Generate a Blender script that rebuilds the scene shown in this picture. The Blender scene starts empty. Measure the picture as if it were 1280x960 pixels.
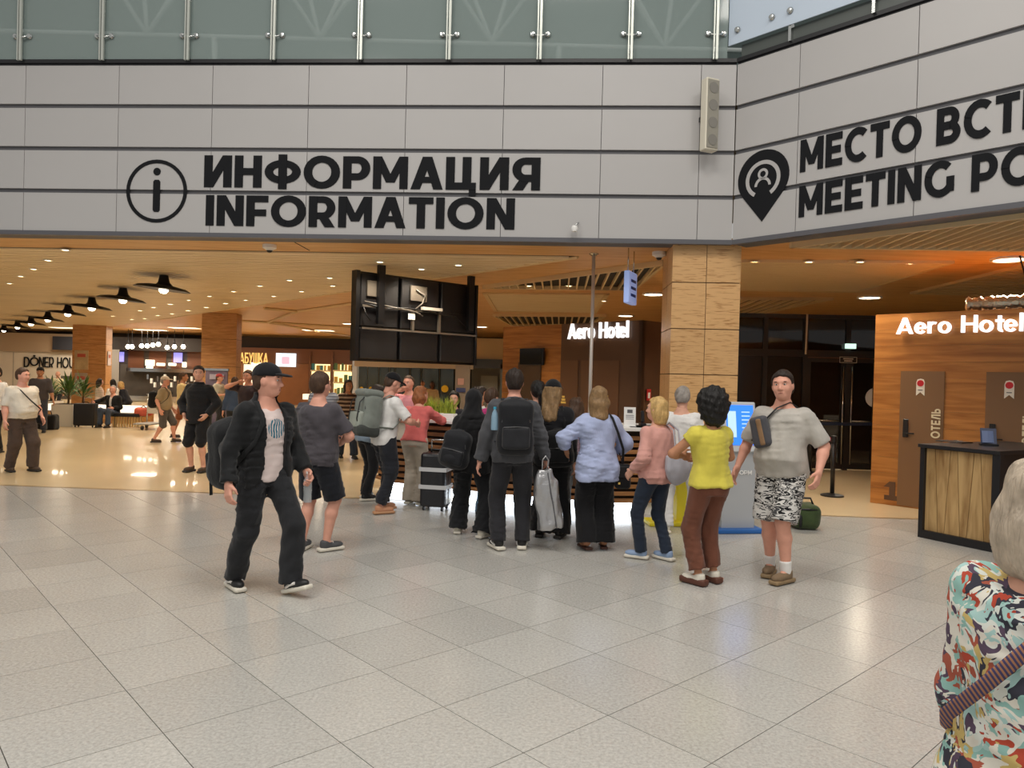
import bpy, bmesh, math, random
import numpy as np
from mathutils import Matrix, Vector
PI = math.pi
R_ = math.radians
random.seed(7)
SC = bpy.context.scene
COL = SC.collection
# ------------------------------------------------------------------ camera
FPX, ROLL, PITCH, CH = 924.2, .0262, -.0093, 1.71
cam_d = bpy.data.cameras.new('camera')
cam_d.sensor_width = 36.0
cam_d.lens = FPX / 1280 * 36.0
cam_d.clip_start = .05
cam_d.clip_end = 300
cam = bpy.data.objects.new('camera', cam_d)
COL.objects.link(cam)
cam.matrix_world = (Matrix.Translation((0, 0, CH)) @ Matrix.Rotation(PI / 2 + PITCH, 4, 'X') @ Matrix.Rotation(ROLL, 4, 'Z'))
SC.camera = cam
# ------------------------------------------------------------------ world and light
world = bpy.data.worlds.new('hall_ambient')
SC.world = world
world.use_nodes = True
world.node_tree.nodes['Background'].inputs[0].default_value = (1.0, .975, .94, 1)
world.node_tree.nodes['Background'].inputs[1].default_value = .42
def area(name, loc, size, power, col, rot=(0, 0, 0), sy=None):
    l = bpy.data.lights.new(name, 'AREA')
    l.energy = power; l.color = col; l.size = size
    if sy: l.shape = 'RECTANGLE'; l.size_y = sy
    o = bpy.data.objects.new(name, l); COL.objects.link(o)
    o.location = loc; o.rotation_euler = rot
    return o
HALL_FILL = [(-4.5, 3.5), (0.5, 3.0), (5.0, 1.5), (-6.5, -3), (1, -4)]  # unseen area lights added high overhead as diffuse fill for the hall
for hx, hy in HALL_FILL:
    area('hall_overhead_fill', (hx, hy, 11.0), 2.4, 290, (1, .95, .88))
SC.view_settings.view_transform = 'Standard'
SC.view_settings.look = 'None'
SC.view_settings.gamma = 1
SC.view_settings.use_curve_mapping = False
SC.view_settings.exposure = 0.0
SC.cycles.use_denoising = True
SC.cycles.max_bounces = 6
SC.cycles.transparent_max_bounces = 12
SC.cycles.sample_clamp_indirect = 4
SC.cycles.caustics_reflective = False
SC.cycles.caustics_refractive = False
# ------------------------------------------------------------------ geometry of the view (floor points of the photograph)
def ray(u, v):
    du, dv = u - 640, 480 - v
    cr, sr = math.cos(ROLL), math.sin(ROLL)
    a = du * cr - dv * sr; b = du * sr + dv * cr
    cp, sp = math.cos(PITCH), math.sin(PITCH)
    return a / FPX, cp - b / FPX * sp, sp + b / FPX * cp
def gp(u, v, Z=0.0):
    x, y, z = ray(u, v); t = (Z - CH) / z
    return Vector((x * t, y * t, Z))
def at(u, v, Y):
    x, y, z = ray(u, v); t = Y / y
    return Vector((x * t, Y, CH + z * t))
class Frame:
    """vertical plane: origin, horizontal direction; s along, d away from the viewer, z up"""
    def __init__(s, o, ang):
        s.o = Vector((o[0], o[1], 0)); s.ang = ang
        s.e = Vector((math.cos(ang), math.sin(ang), 0)); s.n = Vector((-math.sin(ang), math.cos(ang), 0))
    def w(s, a, d=0, z=0):
        return s.o + s.e * a + s.n * d + Vector((0, 0, z))
    def px(s, u, v):
        r = Vector(ray(u, v)); c = Vector((0, 0, CH))
        t = (s.o - c).dot(s.n) / r.dot(s.n); p = c + r * t
        return (p - s.o).dot(s.e), p.z
ANG_L = math.atan2(-.65, 10.1)
ANG_A = -R_(47.6)
CORNER = (2.85, 9.76)
FL = Frame(CORNER, ANG_L)
FR = Frame(CORNER, ANG_A)
ZC = 3.56
# ------------------------------------------------------------------ materials
MATS = {}
def srgb(c):
    if isinstance(c, str):
        c = [int(c[i:i + 2], 16) / 255 for i in (0, 2, 4)]
    return tuple(x / 12.92 if x <= .04045 else ((x + .055) / 1.055) ** 2.4 for x in c)
def mat(name, col, rough=.6, metal=0.0, noise=None, bump=None, emit=None, spec=.5, var=0.0, sheen=0.0, alpha=1.0, trans=0.0, coat=0.0):
    """noise=(scale, amount), bump=(scale, strength[, stretch xyz])"""
    if name in MATS: return MATS[name]
    m = bpy.data.materials.new(name); m.use_nodes = True
    nt = m.node_tree; b = nt.nodes['Principled BSDF']
    c = srgb(col)
    b.inputs['Base Color'].default_value = (*c, 1)
    b.inputs['Roughness'].default_value = rough
    b.inputs['Metallic'].default_value = metal
    b.inputs['Specular IOR Level'].default_value = spec
    b.inputs['Alpha'].default_value = alpha
    b.inputs['Transmission Weight'].default_value = trans
    b.inputs['Coat Weight'].default_value = coat
    if sheen: b.inputs['Sheen Weight'].default_value = sheen
    tc = None
    def coords():
        nonlocal tc
        if tc is None: tc = nt.nodes.new('ShaderNodeTexCoord')
        return tc.outputs['Object']
    col_out = None
    if noise:
        n = nt.nodes.new('ShaderNodeTexNoise'); n.inputs['Scale'].default_value = noise[0]; n.inputs['Detail'].default_value = 4
        nt.links.new(coords(), n.inputs['Vector'])
        r = nt.nodes.new('ShaderNodeMapRange'); r.inputs[1].default_value = .25; r.inputs[2].default_value = .75
        r.inputs[3].default_value = 1 - noise[1]; r.inputs[4].default_value = 1 + noise[1]
        nt.links.new(n.outputs['Fac'], r.inputs[0])
        mx = nt.nodes.new('ShaderNodeVectorMath'); mx.operation = 'SCALE'; mx.inputs[0].default_value = c
        nt.links.new(r.outputs[0], mx.inputs['Scale']); col_out = mx.outputs[0]
    if var:
        oi = nt.nodes.new('ShaderNodeObjectInfo')
        r = nt.nodes.new('ShaderNodeMapRange'); r.inputs[3].default_value = 1 - var; r.inputs[4].default_value = 1 + var
        nt.links.new(oi.outputs['Random'], r.inputs[0])
        mx = nt.nodes.new('ShaderNodeVectorMath'); mx.operation = 'SCALE'; mx.inputs[0].default_value = c
        if col_out: nt.links.new(col_out, mx.inputs[0])
        nt.links.new(r.outputs[0], mx.inputs['Scale']); col_out = mx.outputs[0]
    if col_out: nt.links.new(col_out, b.inputs['Base Color'])
    if bump:
        n = nt.nodes.new('ShaderNodeTexNoise'); n.inputs['Scale'].default_value = bump[0]; n.inputs['Detail'].default_value = 3
        if len(bump) > 2:
            mp = nt.nodes.new('ShaderNodeMapping'); mp.inputs['Scale'].default_value = bump[2]
            nt.links.new(coords(), mp.inputs['Vector']); nt.links.new(mp.outputs[0], n.inputs['Vector'])
        else: nt.links.new(coords(), n.inputs['Vector'])
        bp = nt.nodes.new('ShaderNodeBump'); bp.inputs['Strength'].default_value = bump[1]; bp.inputs['Distance'].default_value = .02
        nt.links.new(n.outputs['Fac'], bp.inputs['Height']); nt.links.new(bp.outputs[0], b.inputs['Normal'])
    if emit:
        b.inputs['Emission Color'].default_value = (*srgb(emit[0]), 1); b.inputs['Emission Strength'].default_value = emit[1]
    MATS[name] = m
    return m
def cloth(name, col, rough=.85, amt=.12, sc=9, b=.6):
    return mat(name, col, rough, noise=(sc, amt), bump=(11, b, (1, 1, .5)), spec=.2, sheen=.15)
def wood(name, c1, c2, stretch=(1.2, 14, 14), scale=2.0, rough=.35, var=.06, dark=.5, coat=.0):
    if name in MATS: return MATS[name]
    m = bpy.data.materials.new(name); m.use_nodes = True
    nt = m.node_tree; b = nt.nodes['Principled BSDF']; b.inputs['Roughness'].default_value = rough
    b.inputs['Coat Weight'].default_value = coat
    tc = nt.nodes.new('ShaderNodeTexCoord'); mp = nt.nodes.new('ShaderNodeMapping'); mp.inputs['Scale'].default_value = stretch
    oi = nt.nodes.new('ShaderNodeObjectInfo'); cb = nt.nodes.new('ShaderNodeVectorMath'); cb.operation = 'MULTIPLY_ADD'
    cb.inputs[1].default_value = (37, 23, 51)
    nt.links.new(oi.outputs['Random'], cb.inputs[0]); nt.links.new(tc.outputs['Object'], cb.inputs[2]); nt.links.new(cb.outputs[0], mp.inputs['Vector'])
    n = nt.nodes.new('ShaderNodeTexNoise'); n.inputs['Scale'].default_value = scale; n.inputs['Detail'].default_value = 6; n.inputs['Distortion'].default_value = .6
    nt.links.new(mp.outputs[0], n.inputs['Vector'])
    cr = nt.nodes.new('ShaderNodeValToRGB'); e = cr.color_ramp.elements
    e[0].position = .28; e[0].color = (*srgb(c2), 1); e[1].position = dark + .12; e[1].color = (*srgb(c1), 1)
    nt.links.new(n.outputs['Fac'], cr.inputs[0])
    r = nt.nodes.new('ShaderNodeMapRange'); r.inputs[3].default_value = 1 - var; r.inputs[4].default_value = 1 + var
    nt.links.new(oi.outputs['Random'], r.inputs[0])
    mx = nt.nodes.new('ShaderNodeVectorMath'); mx.operation = 'SCALE'
    nt.links.new(cr.outputs[0], mx.inputs[0]); nt.links.new(r.outputs[0], mx.inputs['Scale'])
    nt.links.new(mx.outputs[0], b.inputs['Base Color'])
    bp = nt.nodes.new('ShaderNodeBump'); bp.inputs['Strength'].default_value = .08
    nt.links.new(n.outputs['Fac'], bp.inputs['Height']); nt.links.new(bp.outputs[0], b.inputs['Normal'])
    MATS[name] = m
    return m
def glass(name, tint, alpha=.3, rough=.05, spec=.5):
    """thin pane: part see-through, part glossy tinted"""
    if name in MATS: return MATS[name]
    m = bpy.data.materials.new(name); m.use_nodes = True; nt = m.node_tree
    b = nt.nodes['Principled BSDF']; out = nt.nodes['Material Output']
    b.inputs['Base Color'].default_value = (*srgb(tint), 1); b.inputs['Roughness'].default_value = rough; b.inputs['Specular IOR Level'].default_value = spec
    t = nt.nodes.new('ShaderNodeBsdfTransparent'); mx = nt.nodes.new('ShaderNodeMixShader'); mx.inputs[0].default_value = alpha
    nt.links.new(t.outputs[0], mx.inputs[1]); nt.links.new(b.outputs[0], mx.inputs[2]); nt.links.new(mx.outputs[0], out.inputs['Surface'])
    MATS[name] = m
    return m
def emis(name, col, s):
    return mat(name, col, .5, emit=(col, s))
# ------------------------------------------------------------------ mesh helpers
def mesh_of(name, verts, faces, smooth=False):
    me = bpy.data.meshes.new(name); me.from_pydata([tuple(v) for v in verts], [], faces); me.update()
    if smooth: me.polygons.foreach_set('use_smooth', [True] * len(me.polygons))
    return me
def obj(name, me, m=None, parent=None, loc=(0, 0, 0), rot=(0, 0, 0)):
    o = bpy.data.objects.new(name, me); COL.objects.link(o)
    if m is not None and me is not None and len(me.materials) == 0: me.materials.append(m)
    o.location = loc; o.rotation_euler = rot
    if parent is not None: o.parent = parent
    return o
def tag(o, label, cat, group=None):
    o['label'] = label; o['category'] = cat
    if group: o['group'] = group
    return o
def thing(name, label, cat, loc=(0, 0, 0), rz=0.0, group=None):
    o = bpy.data.objects.new(name, None); COL.objects.link(o); o.empty_display_size = .2
    o.location = loc; o.rotation_euler = (0, 0, rz)
    return tag(o, label, cat, group)
def struct(o):
    o['kind'] = 'structure'; return o
BOXC = {}
def box_me(dx, dy, dz, bev=0.0, key=''):
    k = (round(dx, 4), round(dy, 4), round(dz, 4), bev, key)
    if k in BOXC: return BOXC[k]
    bm = bmesh.new(); bmesh.ops.create_cube(bm, size=1); bmesh.ops.scale(bm, vec=(dx, dy, dz), verts=bm.verts)
    if bev: bmesh.ops.bevel(bm, geom=bm.edges[:], offset=bev, segments=2 if bev > .02 else 1, profile=.5, affect='EDGES')
    me = bpy.data.meshes.new('box'); bm.to_mesh(me); bm.free()
    BOXC[k] = me
    return me
def box(name, x0, x1, y0, y1, z0, z1, m, parent=None, bev=0.0, rot=(0, 0, 0)):
    me = box_me(abs(x1 - x0), abs(y1 - y0), abs(z1 - z0), bev, m.name)
    return obj(name, me, m, parent, ((x0 + x1) / 2, (y0 + y1) / 2, (z0 + z1) / 2), rot)
def boxes_me(name, L, bev=0):
    """one mesh from a list of boxes (x0,x1,y0,y1,z0,z1)"""
    V = []; F = []
    for x0, x1, y0, y1, z0, z1 in L:
        b = len(V)
        V += [(x0, y0, z0), (x1, y0, z0), (x1, y1, z0), (x0, y1, z0), (x0, y0, z1), (x1, y0, z1), (x1, y1, z1), (x0, y1, z1)]
        F += [[b + i for i in f] for f in ((3, 2, 1, 0), (4, 5, 6, 7), (0, 1, 5, 4), (1, 2, 6, 5), (2, 3, 7, 6), (3, 0, 4, 7))]
    return mesh_of(name, V, F)
def prism_me(name, poly, z0, z1):
    """vertical prism over a plan polygon"""
    ar = sum(poly[i][0] * poly[(i + 1) % len(poly)][1] - poly[(i + 1) % len(poly)][0] * poly[i][1] for i in range(len(poly)))
    if ar < 0: poly = poly[::-1]
    n = len(poly)
    V = [(p[0], p[1], z0) for p in poly] + [(p[0], p[1], z1) for p in poly]
    F = [list(range(n))[::-1], list(range(n, 2 * n))] + [[i, (i + 1) % n, n + (i + 1) % n, n + i] for i in range(n)]
    return mesh_of(name, V, F)
def lathe_me(name, prof, n=24, smooth=True):
    """profile [(r,z)] turned about z"""
    V = []; F = []
    for r, z in prof:
        for i in range(n):
            a = 2 * PI * i / n; V.append((r * math.cos(a), r * math.sin(a), z))
    for k in range(len(prof) - 1):
        for i in range(n):
            j = (i + 1) % n; F.append([k * n + i, k * n + j, (k + 1) * n + j, (k + 1) * n + i])
    if prof[0][0] > 1e-4: F.append(list(range(n))[::-1])
    if prof[-1][0] > 1e-4: F.append([(len(prof) - 1) * n + i for i in range(n)])
    me = mesh_of(name, V, F)
    if smooth:
        bm = bmesh.new(); bm.from_mesh(me); bmesh.ops.remove_doubles(bm, verts=bm.verts, dist=1e-5); bmesh.ops.recalc_face_normals(bm, faces=bm.faces)
        for f in bm.faces: f.smooth = len(f.verts) <= 4
        for e in bm.edges:
            if len(e.link_faces) == 2 and e.calc_face_angle(0) > .7: e.smooth = False
        bm.to_mesh(me); bm.free()
    return me
def tube_me(name, pts, r, n=8, ry=None, closed=False, up=None):
    """sweep; r radius (or list); ry gives a flat strap section"""
    pts = [Vector(p) for p in pts]; V = []; F = []; N = len(pts)
    rs = r if isinstance(r, (list, tuple)) else [r] * N
    prev = None
    for i, p in enumerate(pts):
        if closed: t = (pts[(i + 1) % N] - pts[i - 1]).normalized()
        else: t = (pts[min(i + 1, N - 1)] - pts[max(i - 1, 0)]).normalized()
        if up is not None: a = Vector(up[i] if isinstance(up, list) else up)
        else: a = prev if prev is not None else (Vector((0, 0, 1)) if abs(t.z) < .9 else Vector((0, 1, 0)))
        s = t.cross(a)
        if s.length < 1e-5: s = t.cross(Vector((1, 0, 0)))
        s.normalize(); a = s.cross(t).normalized(); prev = a
        for k in range(n):
            th = 2 * PI * k / n
            V.append(p + s * (rs[i] * math.cos(th)) + a * ((ry if ry else rs[i]) * math.sin(th)))
    for i in range(N if closed else N - 1):
        for k in range(n):
            k2 = (k + 1) % n; j = (i + 1) % N
            F.append([i * n + k, i * n + k2, j * n + k2, j * n + k])
    if not closed: F += [list(range(n))[::-1], [(N - 1) * n + k for k in range(n)]]
    return mesh_of(name, V, F, n > 5)
def join_me(name, parts):
    """parts: list of (mesh, Matrix) -> one mesh"""
    bm = bmesh.new()
    for me, mx in parts:
        n0 = len(bm.verts); bm.from_mesh(me); bm.verts.ensure_lookup_table()
        bmesh.ops.transform(bm, matrix=mx, verts=bm.verts[n0:])
    out = bpy.data.meshes.new(name); bm.to_mesh(out); bm.free()
    return out
# ------------------------------------------------------------------ lettering built of strokes
def _R(x0, y0, x1, y1): return [[(x0, y0), (x1, y0), (x1, y1), (x0, y1)]]
def _D(x0, y0, x1, y1, w): return [[(x0, y0), (x0 + w, y0), (x1 + w, y1), (x1, y1)]]
def _E(cx, cy, rx, ry, t, a0=0, a1=360, n=28, ty=None):
    ty = ty or t
    P = []; k = max(4, int(n * abs(a1 - a0) / 360))
    for i in range(k):
        a = R_(a0 + (a1 - a0) * i / k); b = R_(a0 + (a1 - a0) * (i + 1) / k)
        P.append([(cx + (rx - t) * math.cos(a), cy + (ry - ty) * math.sin(a)), (cx + rx * math.cos(a), cy + ry * math.sin(a)),
                  (cx + rx * math.cos(b), cy + ry * math.sin(b)), (cx + (rx - t) * math.cos(b), cy + (ry - ty) * math.sin(b))])
    return P
def glyph(ch, w):
    h = w * .86
    def bowl(x, y0, y1, rx, side=1):
        cy = (y0 + y1) / 2; ry = (y1 - y0) / 2
        return _E(x, cy, rx, ry, w, -90 if side > 0 else 90, 90 if side > 0 else 270, ty=h)
    L = ch
    L = {'А': 'A', 'В': 'B', 'С': 'C', 'Е': 'E', 'Н': 'H', 'К': 'K', 'М': 'M', 'О': 'O', 'Р': 'P', 'Т': 'T'}.get(L, L)
    if L == 'I': return _R(0, 0, w, 1), w
    if L == 'N': return _R(0, 0, w, 1) + _R(.82 - w, 0, .82, 1) + _D(.82 - w * 1.1, 0, 0, 1, w * 1.1), .82
    if L == 'И': return _R(0, 0, w, 1) + _R(.82 - w, 0, .82, 1) + _D(0, 0, .82 - w * 1.1, 1, w * 1.1), .82
    if L == 'H': return _R(0, 0, w, 1) + _R(.8 - w, 0, .8, 1) + _R(0, .5 - h / 2, .8, .5 + h / 2), .8
    if L == 'F': return _R(0, 0, w, 1) + _R(0, 1 - h, .66, 1) + _R(0, .5 - h / 2 - .06, .6, .5 + h / 2 - .06), .66
    if L == 'E': return _R(0, 0, w, 1) + _R(0, 1 - h, .68, 1) + _R(0, .5 - h / 2, .62, .5 + h / 2) + _R(0, 0, .69, h), .69
    if L == 'O': return _E(.53, .5, .53, .515, w, ty=h), 1.06
    if L == 'P': return _R(0, 0, w, 1) + _R(w, 1 - h, .42, 1) + _R(w, .26, .42, .26 + h) + bowl(.42, .26, 1, .37), .79
    if L == 'R': return glyph('P', w)[0] + _D(.48, 0, .3, .3, w * 1.2), .8
    if L == 'Я': return [[(.8 - x, y) for x, y in q][::-1] for q in glyph('R', w)[0]], .8
    if L == 'M': return _R(0, 0, w * .95, 1) + _R(1 - w * .95, 0, 1, 1) + _D(.5 - w * .5, .2, 0, 1, w) + _D(.5 - w * .5, .2, 1 - w, 1, w), 1.0
    if L == 'A': return _D(0, 0, .46 - w * .5, 1, w * 1.08) + _D(.92 - w * 1.08, 0, .46 - w * .5, 1, w * 1.08) + _R(.2, .2, .72, .2 + h * .85), .92
    if L == 'Л': return _D(0, 0, .22, 1, w) + _R(.75 - w, 0, .75, 1) + _R(.22, 1 - h, .75, 1), .75
    if L == 'T': return _R(.36 - w / 2, 0, .36 + w / 2, 1) + _R(0, 1 - h, .72, 1), .72
    if L == 'Ц': return _R(0, 0, w, 1) + _R(.72 - w, 0, .72, 1) + _R(0, 0, .86, h) + _R(.86 - w * .8, -.2, .86, h), .88
    if L == 'Ш': return _R(0, 0, w, 1) + _R(.48 - w / 2, 0, .48 + w / 2, 1) + _R(.96 - w, 0, .96, 1) + _R(0, 0, .96, h), .96
    if L == 'Ф': return _E(.53, .5, .53, .37, w, ty=h) + _R(.53 - w / 2, -.04, .53 + w / 2, 1.04), 1.06
    if L == 'C': return _E(.52, .5, .52, .515, w, 48, 312, ty=h), .9
    if L == 'G': return _E(.52, .5, .52, .515, w, 48, 335, ty=h) + _R(.98 - w, .12, .98, .54), 1.0
    if L == 'D': return _R(0, 0, w, 1) + _R(w, 1 - h, .36, 1) + _R(w, 0, .36, h) + bowl(.36, 0, 1, .5), .86
    if L == 'B': return _R(0, 0, w, 1) + _R(w, 1 - h, .42, 1) + _R(w, .5 - h / 2, .44, .5 + h / 2) + _R(w, 0, .44, h) + bowl(.42, .5 - h / 2, 1, .33) + bowl(.44, 0, .5 + h / 2, .36), .8
    if L == 'Ь': return _R(0, 0, w, 1) + _R(w, .64 - h, .4, .64) + _R(w, 0, .4, h) + bowl(.4, 0, .64, .34), .74
    if L == 'Б': return glyph('Ь', w)[0] + _R(0, 1 - h, .66, 1), .74
    if L == 'У': return _D(.12, 0, .78 - w, 1, w) + _D(.36 - w * .2, .36, 0, 1, w), .78
    if L == 'K': return _R(0, 0, w, 1) + _D(.8 - w * 1.25, 0, .26, .56, w * 1.2) + _D(.12, .38, .78 - w * 1.25, 1, w * 1.25), .8
    if L == 'Ч': return _R(.74 - w, 0, .74, 1) + _R(0, .6, w, 1) + _E(.36, .62, .36, .28, w, 180, 270, ty=h) + _R(.34, .34, .74, .34 + h), .74
    if L == 'U': return _R(0, .36, w, 1) + _R(.78 - w, .36, .78, 1) + _E(.39, .37, .39, .38, w, 180, 360, ty=h), .78
    if L == 'S': return _E(.36, .735, .34, .28, w, 30, 270, ty=h) + _E(.36, .26, .36, .275, w, -150, 90, ty=h), .72
    if L == 'e': return _E(.31, .34, .31, .355, w, 25, 322, ty=h) + _E(.31, .34, .31, .355, w, 0, 40, ty=h) + _R(.06, .34 - h * .4, .6, .34 + h * .4), .62
    if L == 'r': return _R(0, 0, w, .7) + _E(.3, .42, .3, .28, w, 60, 180, ty=h), .44
    if L == 'o': return _E(.34, .34, .34, .355, w, ty=h), .68
    if L == 't': return _R(.12, .12, .12 + w, .92) + _R(0, .7 - h, .4, .7) + _E(.32, .2, .2, .21, w, 180, 280, ty=h), .30
    if L == 'l': return _R(0, 0, w, 1.03), w
    if L == '1': return _R(.3, 0, .3 + w, 1) + _D(0, .7, .3, 1, w) + _R(.05, 0, .3 + w + .25, h), .3 + w + .25
    return [], .32
def text_me(s, height, w=.24, gap=.09, depth=.012, width=None, squeeze=1.0):
    """lettering standing in the local xz plane, front at y=-depth; returns mesh and width"""
    P = []; x = 0
    for ch in s:
        g, adv = glyph(ch, w)
        P += [[((x + a) * squeeze, b) for a, b in q] for q in g]
        x += adv + gap
    x -= gap
    sx = width / (x * squeeze) if width else height
    V = []; F = []
    for kq, q in enumerate(P):
        dk = depth + .0007 * (kq % 9)
        ar = sum(q[i][0] * q[(i + 1) % 4][1] - q[(i + 1) % 4][0] * q[i][1] for i in range(4))
        if ar < 0: q = q[::-1]
        b = len(V)
        V += [(a * sx, -dk, c * height) for a, c in q] + [(a * sx, 0, c * height) for a, c in q]
        F += [[b, b + 1, b + 2, b + 3], [b + 7, b + 6, b + 5, b + 4]] + [[b + i, b + 4 + i, b + 4 + (i + 1) % 4, b + (i + 1) % 4] for i in range(4)]
    return mesh_of('lettering', V, F)
def poly_plate(name, poly, depth=.01):
    """polygon in the xz plane as a thin plate, front at y=-depth"""
    ar = sum(poly[i][0] * poly[(i + 1) % len(poly)][1] - poly[(i + 1) % len(poly)][0] * poly[i][1] for i in range(len(poly)))
    if ar < 0: poly = poly[::-1]
    n = len(poly)
    V = [(a, -depth, c) for a, c in poly] + [(a, 0, c) for a, c in poly]
    F = [list(range(n)), list(range(2 * n - 1, n - 1, -1))] + [[i, n + i, n + (i + 1) % n, (i + 1) % n] for i in range(n)]
    return mesh_of(name, V, F)
def disc_poly(cx, cz, r, n=32, a0=0, a1=360):
    return [(cx + r * math.cos(R_(a0 + (a1 - a0) * i / n)), cz + r * math.sin(R_(a0 + (a1 - a0) * i / n))) for i in range(n if a1 - a0 >= 360 else n + 1)]
def ring_me(name, cx, cz, r, t, depth=.01, a0=0, a1=360):
    V = []; F = []
    for q in _E(cx, cz, r, r, t, a0, a1, n=40):
        b = len(V); V += [(x, -depth, z) for x, z in q] + [(x, 0, z) for x, z in q]
        F += [[b, b + 1, b + 2, b + 3], [b + 7, b + 6, b + 5, b + 4]] + [[b + i, b + 4 + i, b + 4 + (i + 1) % 4, b + (i + 1) % 4] for i in range(4)]
    return mesh_of(name, V, F)
# ================================================================== distance-field modelling for figures and soft bags
def surfnets(D, lo, res):
    s = D < 0
    nx, ny, nz = D.shape
    c = np.zeros((nx - 1, ny - 1, nz - 1), np.int8)
    for i in (0, 1):
        for j in (0, 1):
            for k in (0, 1): c += s[i:nx - 1 + i, j:ny - 1 + j, k:nz - 1 + k]
    idx3 = np.nonzero((c > 0) & (c < 8)); n = len(idx3[0])
    if n == 0: return np.zeros((0, 3)), np.zeros((0, 4), int)
    ids = -np.ones(c.shape, np.int32); ids[idx3] = np.arange(n)
    I, J, K = idx3; acc = np.zeros((n, 3)); cnt = np.zeros(n)
    cr = [(i, j, k) for i in (0, 1) for j in (0, 1) for k in (0, 1)]
    for a in cr:
        for ax in range(3):
            if a[ax]: continue
            b = list(a); b[ax] = 1
            da = D[I + a[0], J + a[1], K + a[2]]; db = D[I + b[0], J + b[1], K + b[2]]
            m = (da < 0) != (db < 0)
            t = np.where(m, da / np.where(m, da - db, 1), 0)
            for q in range(3): acc[:, q] += np.where(m, a[q] + (t if q == ax else 0), 0)
            cnt += m
    V = (np.stack([I, J, K], 1) + acc / cnt[:, None]) * res + lo
    F = []
    for ax in range(3):
        o = [x for x in range(3) if x != ax]
        A = np.moveaxis(s, ax, 0); G = np.moveaxis(ids, ax, 0)
        e = A[:-1] != A[1:]
        e = e[:, 1:-1, 1:-1]; p, q, r = np.nonzero(e)
        q1, r1 = q + 1, r + 1
        quad = np.stack([G[p, q1 - 1, r1 - 1], G[p, q1, r1 - 1], G[p, q1, r1], G[p, q1 - 1, r1]], 1)
        ins = A[p, q1, r1]
        flip = ~ins if ax != 1 else ins
        quad[flip] = quad[flip][:, ::-1]
        F.append(quad)
    F = np.concatenate(F); F = F[(F >= 0).all(1)]
    return V, F
def np_mesh(name, V, F):
    me = bpy.data.meshes.new(name)
    me.vertices.add(len(V)); me.vertices.foreach_set('co', np.ascontiguousarray(V, np.float32).ravel())
    nf = len(F); me.loops.add(nf * 4); me.loops.foreach_set('vertex_index', np.ascontiguousarray(F, np.int32).ravel())
    me.polygons.add(nf); me.polygons.foreach_set('loop_start', np.arange(nf, dtype=np.int32) * 4)
    me.polygons.foreach_set('use_smooth', np.ones(nf, bool))
    me.update(calc_edges=True); me.validate()
    return me
class SDF:
    def __init__(s): s.ops = []; s.disp = None; s.cuts = []
    def u(s, f, lo, hi, k=.03): s.ops.append((f, np.array(lo, float), np.array(hi, float), k)); return s
    def cut(s, f, k=0.0): s.cuts.append((f, 's', k)); return s       # subtract
    def keep(s, f): s.cuts.append((f, 'i', 0)); return s             # intersect
    def fn(s, f): s.disp = f; return s
    def arrays(s, res):
        lo = np.min([o[1] for o in s.ops], 0) - 3 * res; hi = np.max([o[2] for o in s.ops], 0) + 3 * res
        n = np.ceil((hi - lo) / res).astype(int) + 1
        ax = [lo[i] + np.arange(n[i]) * res for i in range(3)]
        D = np.full(tuple(n), 1.0, np.float64)
        for f, a, b, k in s.ops:
            m = k + 2.5 * res
            sl = tuple(slice(max(0, int((a[i] - m - lo[i]) / res)), min(n[i], int((b[i] + m - lo[i]) / res) + 2)) for i in range(3))
            P = (ax[0][sl[0]][:, None, None], ax[1][sl[1]][None, :, None], ax[2][sl[2]][None, None, :])
            d = f(P); e = D[sl]
            if k > 0:
                h = np.maximum(k - np.abs(d - e), 0) / k; D[sl] = np.minimum(d, e) - h * h * k * .25
            else: D[sl] = np.minimum(d, e)
        P = (ax[0][:, None, None], ax[1][None, :, None], ax[2][None, None, :])
        if s.disp is not None: D = D + s.disp(P)
        for f, mode, k in s.cuts:
            d = f(P); D = np.maximum(D, -d if mode == 's' else d)
        return surfnets(D, lo, res)
    def mesh(s, res, scale=1.0, name='surface'):
        V, F = s.arrays(res)
        return np_mesh(name, V * scale, F)
def cone(a, b, ra, rb, end=False):
    """tapered limb; end=True cuts it flat at b"""
    a = np.array(a, float); b = np.array(b, float); ba = b - a; L2 = float(ba @ ba) + 1e-9; L = L2 ** .5
    def f(P):
        x, y, z = P[0] - a[0], P[1] - a[1], P[2] - a[2]
        tt = (x * ba[0] + y * ba[1] + z * ba[2]) / L2; t = np.clip(tt, 0, 1)
        d = np.sqrt((x - t * ba[0]) ** 2 + (y - t * ba[1]) ** 2 + (z - t * ba[2]) ** 2) - (ra + (rb - ra) * t)
        if end: d = np.maximum(d, (tt - 1) * L)
        return d
    r = max(ra, rb)
    return f, np.minimum(a - r, b - r), np.maximum(a + r, b + r)
def ell(c, r, M=None):
    c = np.array(c, float); r = np.array(r, float); R = max(r)
    def f(P):
        x, y, z = P[0] - c[0], P[1] - c[1], P[2] - c[2]
        if M is not None: x, y, z = (M[0][0] * x + M[1][0] * y + M[2][0] * z, M[0][1] * x + M[1][1] * y + M[2][1] * z, M[0][2] * x + M[1][2] * y + M[2][2] * z)
        k0 = np.sqrt((x / r[0]) ** 2 + (y / r[1]) ** 2 + (z / r[2]) ** 2) + 1e-9
        k1 = np.sqrt((x / r[0] ** 2) ** 2 + (y / r[1] ** 2) ** 2 + (z / r[2] ** 2) ** 2) + 1e-9
        return k0 * (k0 - 1) / k1
    e = r if M is None else np.array([R, R, R])
    return f, c - e, c + e
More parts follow.
